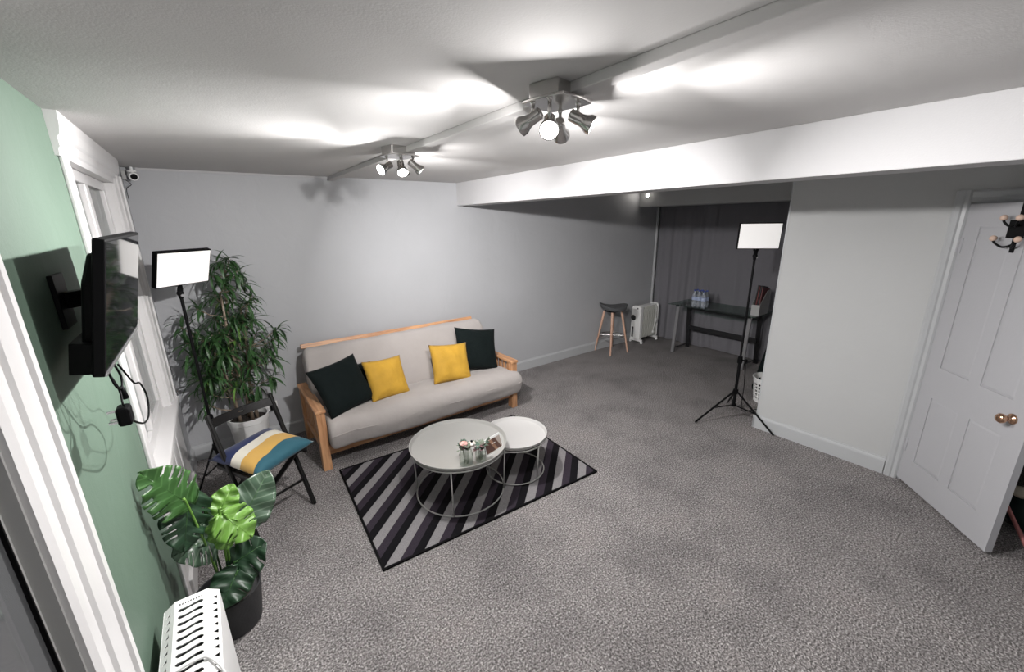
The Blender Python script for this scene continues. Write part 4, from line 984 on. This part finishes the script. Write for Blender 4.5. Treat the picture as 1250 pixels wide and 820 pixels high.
for tip in ((0.30, -0.02, 1.02), (0.27, -0.06, 0.86), (0.22, -0.10, 0.72), (0.10, -0.14, 0.86), (-0.28, -0.02, 0.98), (-0.22, 0.03, 1.16), (0.19, -0.03, 1.40), (0.05, -0.02, 1.66), (-0.27, 0.05, 0.76), (-0.10, -0.16, 0.97), (0.15, -0.10, 1.22), (-0.24, 0.02, 0.66), (-0.30, 0.03, 1.08), (-0.18, -0.04, 1.34), (-0.22, 0.06, 0.88), (0.10, -0.06, 1.56), (0.03, -0.05, 1.52), (0.17, -0.04, 1.10), (0.13, -0.02, 1.60), (-0.06, -0.03, 1.58), (0.09, 0.04, 1.70), (0.0, 0.03, 1.68), (0.16, 0.0, 1.50), (-0.28, 0.08, 0.92), (-0.30, 0.06, 1.20), (-0.25, 0.0, 0.56), (-0.20, -0.10, 0.80), (0.12, -0.12, 0.66), (0.02, -0.15, 0.74), (-0.12, -0.10, 1.14), (0.33, 0.0, 1.10), (0.25, 0.02, 0.96)):
    tip = Vector(tip); p = min((q for P in cane_pts for q in P if q.z < tip.z+0.02), key=lambda q: (q-tip).length)
    MB().tube([p, p.lerp(tip, 0.55)+Vector((0, 0, -0.02)), tip], [0.006, 0.0045, 0.003], 6).build('twig', M_TRUNK, pl, smooth=True)
    ros.append((tip, (tip-p).normalized(), 1.0, 4))
cnt = 0; extra = MB()
for tip, ax, s_, ci in ros:
    nl = 13; bright = rnd.random()
    for k in range(nl):
        ga = k*2.39996+rnd.uniform(-0.3, 0.3); el = math.radians(rnd.uniform(-12, 68))*(0.35+0.65*k/nl)
        a1 = ax.cross(Vector((0.3, 0.2, 1))).normalized(); a2 = ax.cross(a1)
        d = (a1*math.cos(ga)+a2*math.sin(ga))*math.cos(el)+ax*math.sin(el)+Vector((0, 0, 0.10)); d.normalize()
        side = Vector((0, 0, 1)).cross(d)
        if side.length < 0.05: side = Vector((1, 0, 0))
        side.normalize(); upl = d.cross(side)
        mi = 2 if (bright > 0.76 and k > 4) else (1 if rnd.random() > 0.45 else 0)
        me, V, F = BL[mi*4+rnd.randrange(4)]
        sc = s_*rnd.uniform(0.78, 1.15)
        M = basis(d*sc, side*sc, upl*sc, tip-ax*0.02*(1-k/nl)*2)
        end = M @ Vector(V[-2])
        if end.y+PY.y > YB-0.01 or end.x+PY.x < XL+0.02: continue
        cnt += 1
        if cnt % 3 != 0 and cnt <= 450:
            o = bpy.data.objects.new('leaf', me); COL.objects.link(o); o.parent = pl; o.matrix_local = M
        else:
            extra.raw([M @ Vector(p) for p in V], F)
if extra.v: tag(extra.build('foliage', LEAFM[1], pl, smooth=True), kind='stuff')

# ================================================================== SWISS CHEESE PLANT
MP = Vector((-0.193, 2.135, 0)); mo = thing('potted_monstera', 'split-leaf monstera in charcoal pot beside the white heater', 'plant', MP)
PH = 0.215
MB().lathe([(0, 0), (0.108, 0), (0.116, 0.008), (0.140, PH-0.01), (0.141, PH), (0.134, PH), (0.130, PH-0.03), (0, PH-0.03)], 48).build('pot', M_POTB, mo, smooth='auto')
MB().lathe([(0, PH-0.030), (0.07, PH-0.026), (0.1325, PH-0.034), (0.13, PH-0.045), (0, PH-0.045)], 30).build('soil', M_SOIL, mo, smooth=True)
def leaf_mat(name, c1, c2, rough=0.35):
    M = bpy.data.materials.new(name); M.use_nodes = True; nt = M.node_tree; b = nt.nodes['Principled BSDF']
    tc = nt.nodes.new('ShaderNodeTexCoord'); s = nt.nodes.new('ShaderNodeSeparateXYZ'); nt.links.new(tc.outputs['Object'], s.inputs[0])
    ab = math_node(nt, 'ABSOLUTE', s.outputs['Y']); v = math_node(nt, 'MULTIPLY_ADD', ab, -0.75, s.outputs['X'])
    f = math_node(nt, 'FRACT', math_node(nt, 'MULTIPLY', v, 28.0)); r = ramp(nt, [(0.0, c2), (0.10, c2), (0.2, c1), (0.9, c1), (1.0, c2)])
    nt.links.new(f, r.inputs['Fac']); nt.links.new(r.outputs['Color'], b.inputs['Base Color']); b.inputs['Roughness'].default_value = rough
    bp = nt.nodes.new('ShaderNodeBump'); bp.inputs['Strength'].default_value = 0.25; bp.inputs['Distance'].default_value = 0.004
    nt.links.new(f, bp.inputs['Height']); nt.links.new(bp.outputs['Normal'], b.inputs['Normal'])
    return M
ML = [leaf_mat('monstera_green', (0.030, 0.085, 0.020), (0.050, 0.125, 0.035)), leaf_mat('monstera_lime', (0.13, 0.27, 0.045), (0.18, 0.33, 0.08)), leaf_mat('monstera_dark', (0.012, 0.036, 0.016), (0.025, 0.06, 0.03)), leaf_mat('monstera_grey', (0.055, 0.095, 0.060), (0.12, 0.17, 0.12), 0.3)]
def monstera_leaf(c0, tip, nrm, width, m_, slits, fold, droop, stem_from, seed):
    """heart-shaped leaf from petiole point c0 to tip; slits cut from the edge towards the midrib; fold lifts both halves"""
    r = random.Random(seed); c0 = Vector(c0)-MP; tip = Vector(tip)-MP; x = tip-c0; L = x.length; x.normalize()
    z = Vector(nrm); z = (z-x*z.dot(x)).normalized(); y = z.cross(x)
    nseg = 46; V = []; F = []
    def wid(t):        # half width along the midrib; t<0 is the heart lobe behind the petiole
        if t < 0: return 0.86*math.sqrt(max(0, 1-(t/-0.22)**2))*0.98+0.02
        return (1-t**2.3)**0.75*(1.0+0.10*math.sin(t*2.5))
    for sgn in (1, -1):
        ts = []
        base = []
        cuts = []
        if slits:
            for k in range(slits):
                cuts.append((0.10+0.74*(k+r.uniform(0.2, 0.8))/slits, r.uniform(0.32, 0.55), r.uniform(0.016, 0.026)))
        for i in range(nseg+1):
            t = -0.22+1.22*i/nseg
            W = wid(t)*width/2
            inner = 0.0 if t >= 0 else 0.06*(-t/0.22)*width
            lim = 1.0
            # sheared coordinate: slits slant towards the tip
            row = []
            for j in range(8):
                q = j/7
                yy = inner+(W-inner)*q if W > inner else inner*0.9
                tt = t+0.30*q*q*0.35
                xx = tt*L
                zz = fold*yy-droop*L*(max(0, t)**2)*0.5-0.25*yy*yy/width+0.010*math.sin(t*18+sgn)*q
                row.append((xx, sgn*yy, zz))
            base.append((t, row))
        off = len(V)
        for t, row in base: V += row
        for i in range(nseg):
            tm = (base[i][0]+base[i+1][0])/2
            for j in range(7):
                qm = (j+0.5)/7
                if any(abs(tm-c[0]) < c[2]*(0.4+qm) and qm > c[1] for c in cuts): continue
                a = off+i*8+j; f = (a, a+8, a+9, a+1); F.append(f if sgn > 0 else f[::-1])
    me = bpy.data.meshes.new('leaf'); me.from_pydata(V, [], F)
    bm = bmesh.new(); bm.from_mesh(me); bmesh.ops.remove_doubles(bm, verts=bm.verts, dist=1e-5)
    bmesh.ops.delete(bm, geom=[v for v in bm.verts if not v.link_faces], context='VERTS'); bm.to_mesh(me); bm.free()
    me.materials.append(ML[m_]); me.polygons.foreach_set('use_smooth', [True]*len(me.polygons))
    o = bpy.data.objects.new('leaf', me); COL.objects.link(o); o.parent = mo; o.matrix_local = basis(x, y, z, c0)
    so = o.modifiers.new('thick', 'SOLIDIFY'); so.thickness = 0.0012
    s0 = Vector(stem_from); mid = s0.lerp(c0, 0.55)+Vector((0, 0, 0.03))
    MB().tube(spline([s0, mid, c0, c0+x*0.02], 6), 0.0048, 7).build('petiole', ML[1] if m_ in (0, 1) else ML[0], mo, smooth=True)
    MB().tube([c0, c0+x*L*0.45+z*(-droop*L*0.10)-z*0.001, c0+x*L*0.9-z*(droop*L*0.40)], [0.003, 0.0022, 0.001], 5).build('midrib', ML[1] if m_ == 1 else ML[0], o if False else mo, smooth=True)
    return o
B0 = (0.0, 0.0, PH-0.03)
monstera_leaf((-0.248, 2.03, 0.800), (-0.322, 1.95, 1.000), (0.50, -0.78, 0.35), 0.20, 0, 5, 0.10, 0.25, (-0.01, -0.01, PH-0.03), 1)
monstera_leaf((-0.245, 2.08, 0.790), (-0.285, 2.01, 0.600), (0.40, -0.85, 0.15), 0.19, 2, 4, 0.05, 0.1, (-0.02, 0.01, PH-0.03), 2)
monstera_leaf((-0.135, 2.04, 0.665), (-0.055, 1.99, 0.555), (0.1, -0.75, 0.65), 0.17, 1, 3, 0.12, 0.2, (0.02, -0.02, PH-0.03), 3)
monstera_leaf((-0.150, 2.06, 0.645), (-0.155, 2.01, 0.525), (-0.35, -0.85, 0.4), 0.13, 1, 0, 0.15, 0.1, (0.01, -0.02, PH-0.03), 4)
monstera_leaf((-0.155, 2.12, 0.645), (-0.09, 2.16, 0.735), (0.05, -0.8, 0.6), 0.12, 1, 0, 0.15, 0.1, (0.01, 0.01, PH-0.03), 5)
monstera_leaf((-0.085, 2.13, 0.545), (0.055, 2.20, 0.715), (0.10, -0.80, 0.58), 0.20, 3, 0, 0.25, 0.05, (0.03, 0.02, PH-0.03), 6)
monstera_leaf((-0.200, 2.10, 0.545), (-0.325, 2.05, 0.560), (0.25, -0.65, 0.72), 0.20, 3, 5, 0.05, 0.25, (-0.03, 0.0, PH-0.03), 7)
monstera_leaf((-0.145, 2.07, 0.385), (-0.020, 2.05, 0.440), (-0.15, -0.80, 0.55), 0.22, 2, 2, 0.10, 0.15, (0.02, -0.03, PH-0.03), 8)
monstera_leaf((-0.135, 2.04, 0.360), (-0.215, 1.96, 0.275), (0.05, -0.70, 0.70), 0.17, 2, 1, 0.10, 0.2, (0.0, -0.04, PH-0.03), 9)
monstera_leaf((-0.210, 2.17, 0.640), (-0.165, 2.22, 0.560), (0.10, -0.80, 0.6), 0.19, 3, 0, 0.1, 0.15, (-0.01, 0.03, PH-0.03), 10)

# ================================================================== COAT HOOK ON THE DOOR
hk = thing('door_hook', 'black over-door coat hook with pale wooden ball ends', 'coat hook', (HX, HY, 0), rzd)
S = 0.365
MB().box(S-0.014, S+0.014, -0.004, -0.001, 1.72, D1+0.003).box(S-0.014, S+0.014, -0.004, DT+0.004, D1+0.0005, D1+0.0035).box(S-0.014, S+0.014, DT+0.001, DT+0.004, 1.93, D1+0.0035).build('strap', M_BLACKMET, hk, bevel=0.001)
for z, dx in ((1.90, -0.045), (1.785, -0.075), (1.90, 0.05), (1.785, 0.075)):
    MB().tube(spline([(S, -0.005, z-0.02), (S+dx*0.35, -0.03, z-0.035), (S+dx*0.8, -0.045, z-0.015), (S+dx, -0.048, z+0.005)], 6), 0.006, 8).build('hook_arm', M_BLACKMET, hk, smooth=True)
    MB().ball((S+dx, -0.048, z+0.012), 0.017, 12).build('wooden_ball', M_BALL, hk, smooth=True)
MB().box(S-0.05, S+0.05, -0.012, -0.004, 1.80, 1.90).build('hook_plate', M_BLACKMET, hk, bevel=0.002)

# ================================================================== THINGS IN THE CUPBOARD
bn = thing('storage_sack', 'dark green sack on the floor behind the open door', 'sack', (3.86, -0.215, 0))
b = MB()
b.ball((0, 0, 0.135), 0.155, 18, (0.85, 1.0, 0.86)); b.v = [(x+noise.noise(Vector((x*9, y*9, z*9)))*0.02, y, max(0, z)) for x, y, z in b.v]
b.build('sack_body', mat('dark_green_fabric', (0.010, 0.026, 0.022), 0.7), bn, smooth=True)
MB().tube([(0, 0, 0.25), (0.01, 0, 0.285), (0.02, 0.01, 0.30)], [0.04, 0.025, 0.04], 10).build('tied_neck', MATS['dark_green_fabric'], bn, smooth=True)
tag(MB().tube([(3.50, -0.235, 0.012), (3.78, -0.055, 0.215)], 0.011, 10).build('broom_handle', mat('dusty_pink_plastic', (0.42, 0.16, 0.15), 0.4), smooth='auto'), 'dusty pink pole leaning on the sack behind the door', 'pole')
c1 = MB().ball((3.92, -0.20, 0.375), 0.095, 14, (1.0, 1.0, 0.75)); c1.v = [(x+noise.noise(Vector((x*14, y*14, z*14)))*0.03, y, z+noise.noise(Vector((x*11+3, y*11, z*11)))*0.03) for x, y, z in c1.v]
tag(c1.build('folded_cloth', mat('royal_blue_cloth', (0.03, 0.07, 0.24), 0.85), smooth=True), 'crumpled royal blue cloth heaped on the green sack', 'cloth')
c2 = MB().ball((3.80, -0.115, 0.275), 0.05, 12, (1.0, 0.9, 0.7)); c2.v = [(x+noise.noise(Vector((x*24, y*24, z*24)))*0.012, y, z) for x, y, z in c2.v]
tag(c2.build('crumpled_cloth', mat('pale_cloth', (0.42, 0.38, 0.30), 0.85), smooth=True), 'pale crumpled cloth stuffed between sack and blue cloth', 'cloth')

# wall socket behind the plant
so_ = thing('wall_socket', 'white double socket with black plug low on the wall', 'socket', (0.225, YB, 0.33))
MB().box(-0.073, 0.073, -0.010, 0, -0.043, 0.043).build('face_plate', M_WHITEPL, so_, bevel=0.003)
MB().box(0.012, 0.062, -0.045, -0.010, -0.030, 0.020).build('plug', M_BLACK, so_, bevel=0.006)
MB().box(-0.05, -0.035, -0.013, -0.010, 0.018, 0.034).build('switch', M_WHITEPL, so_)
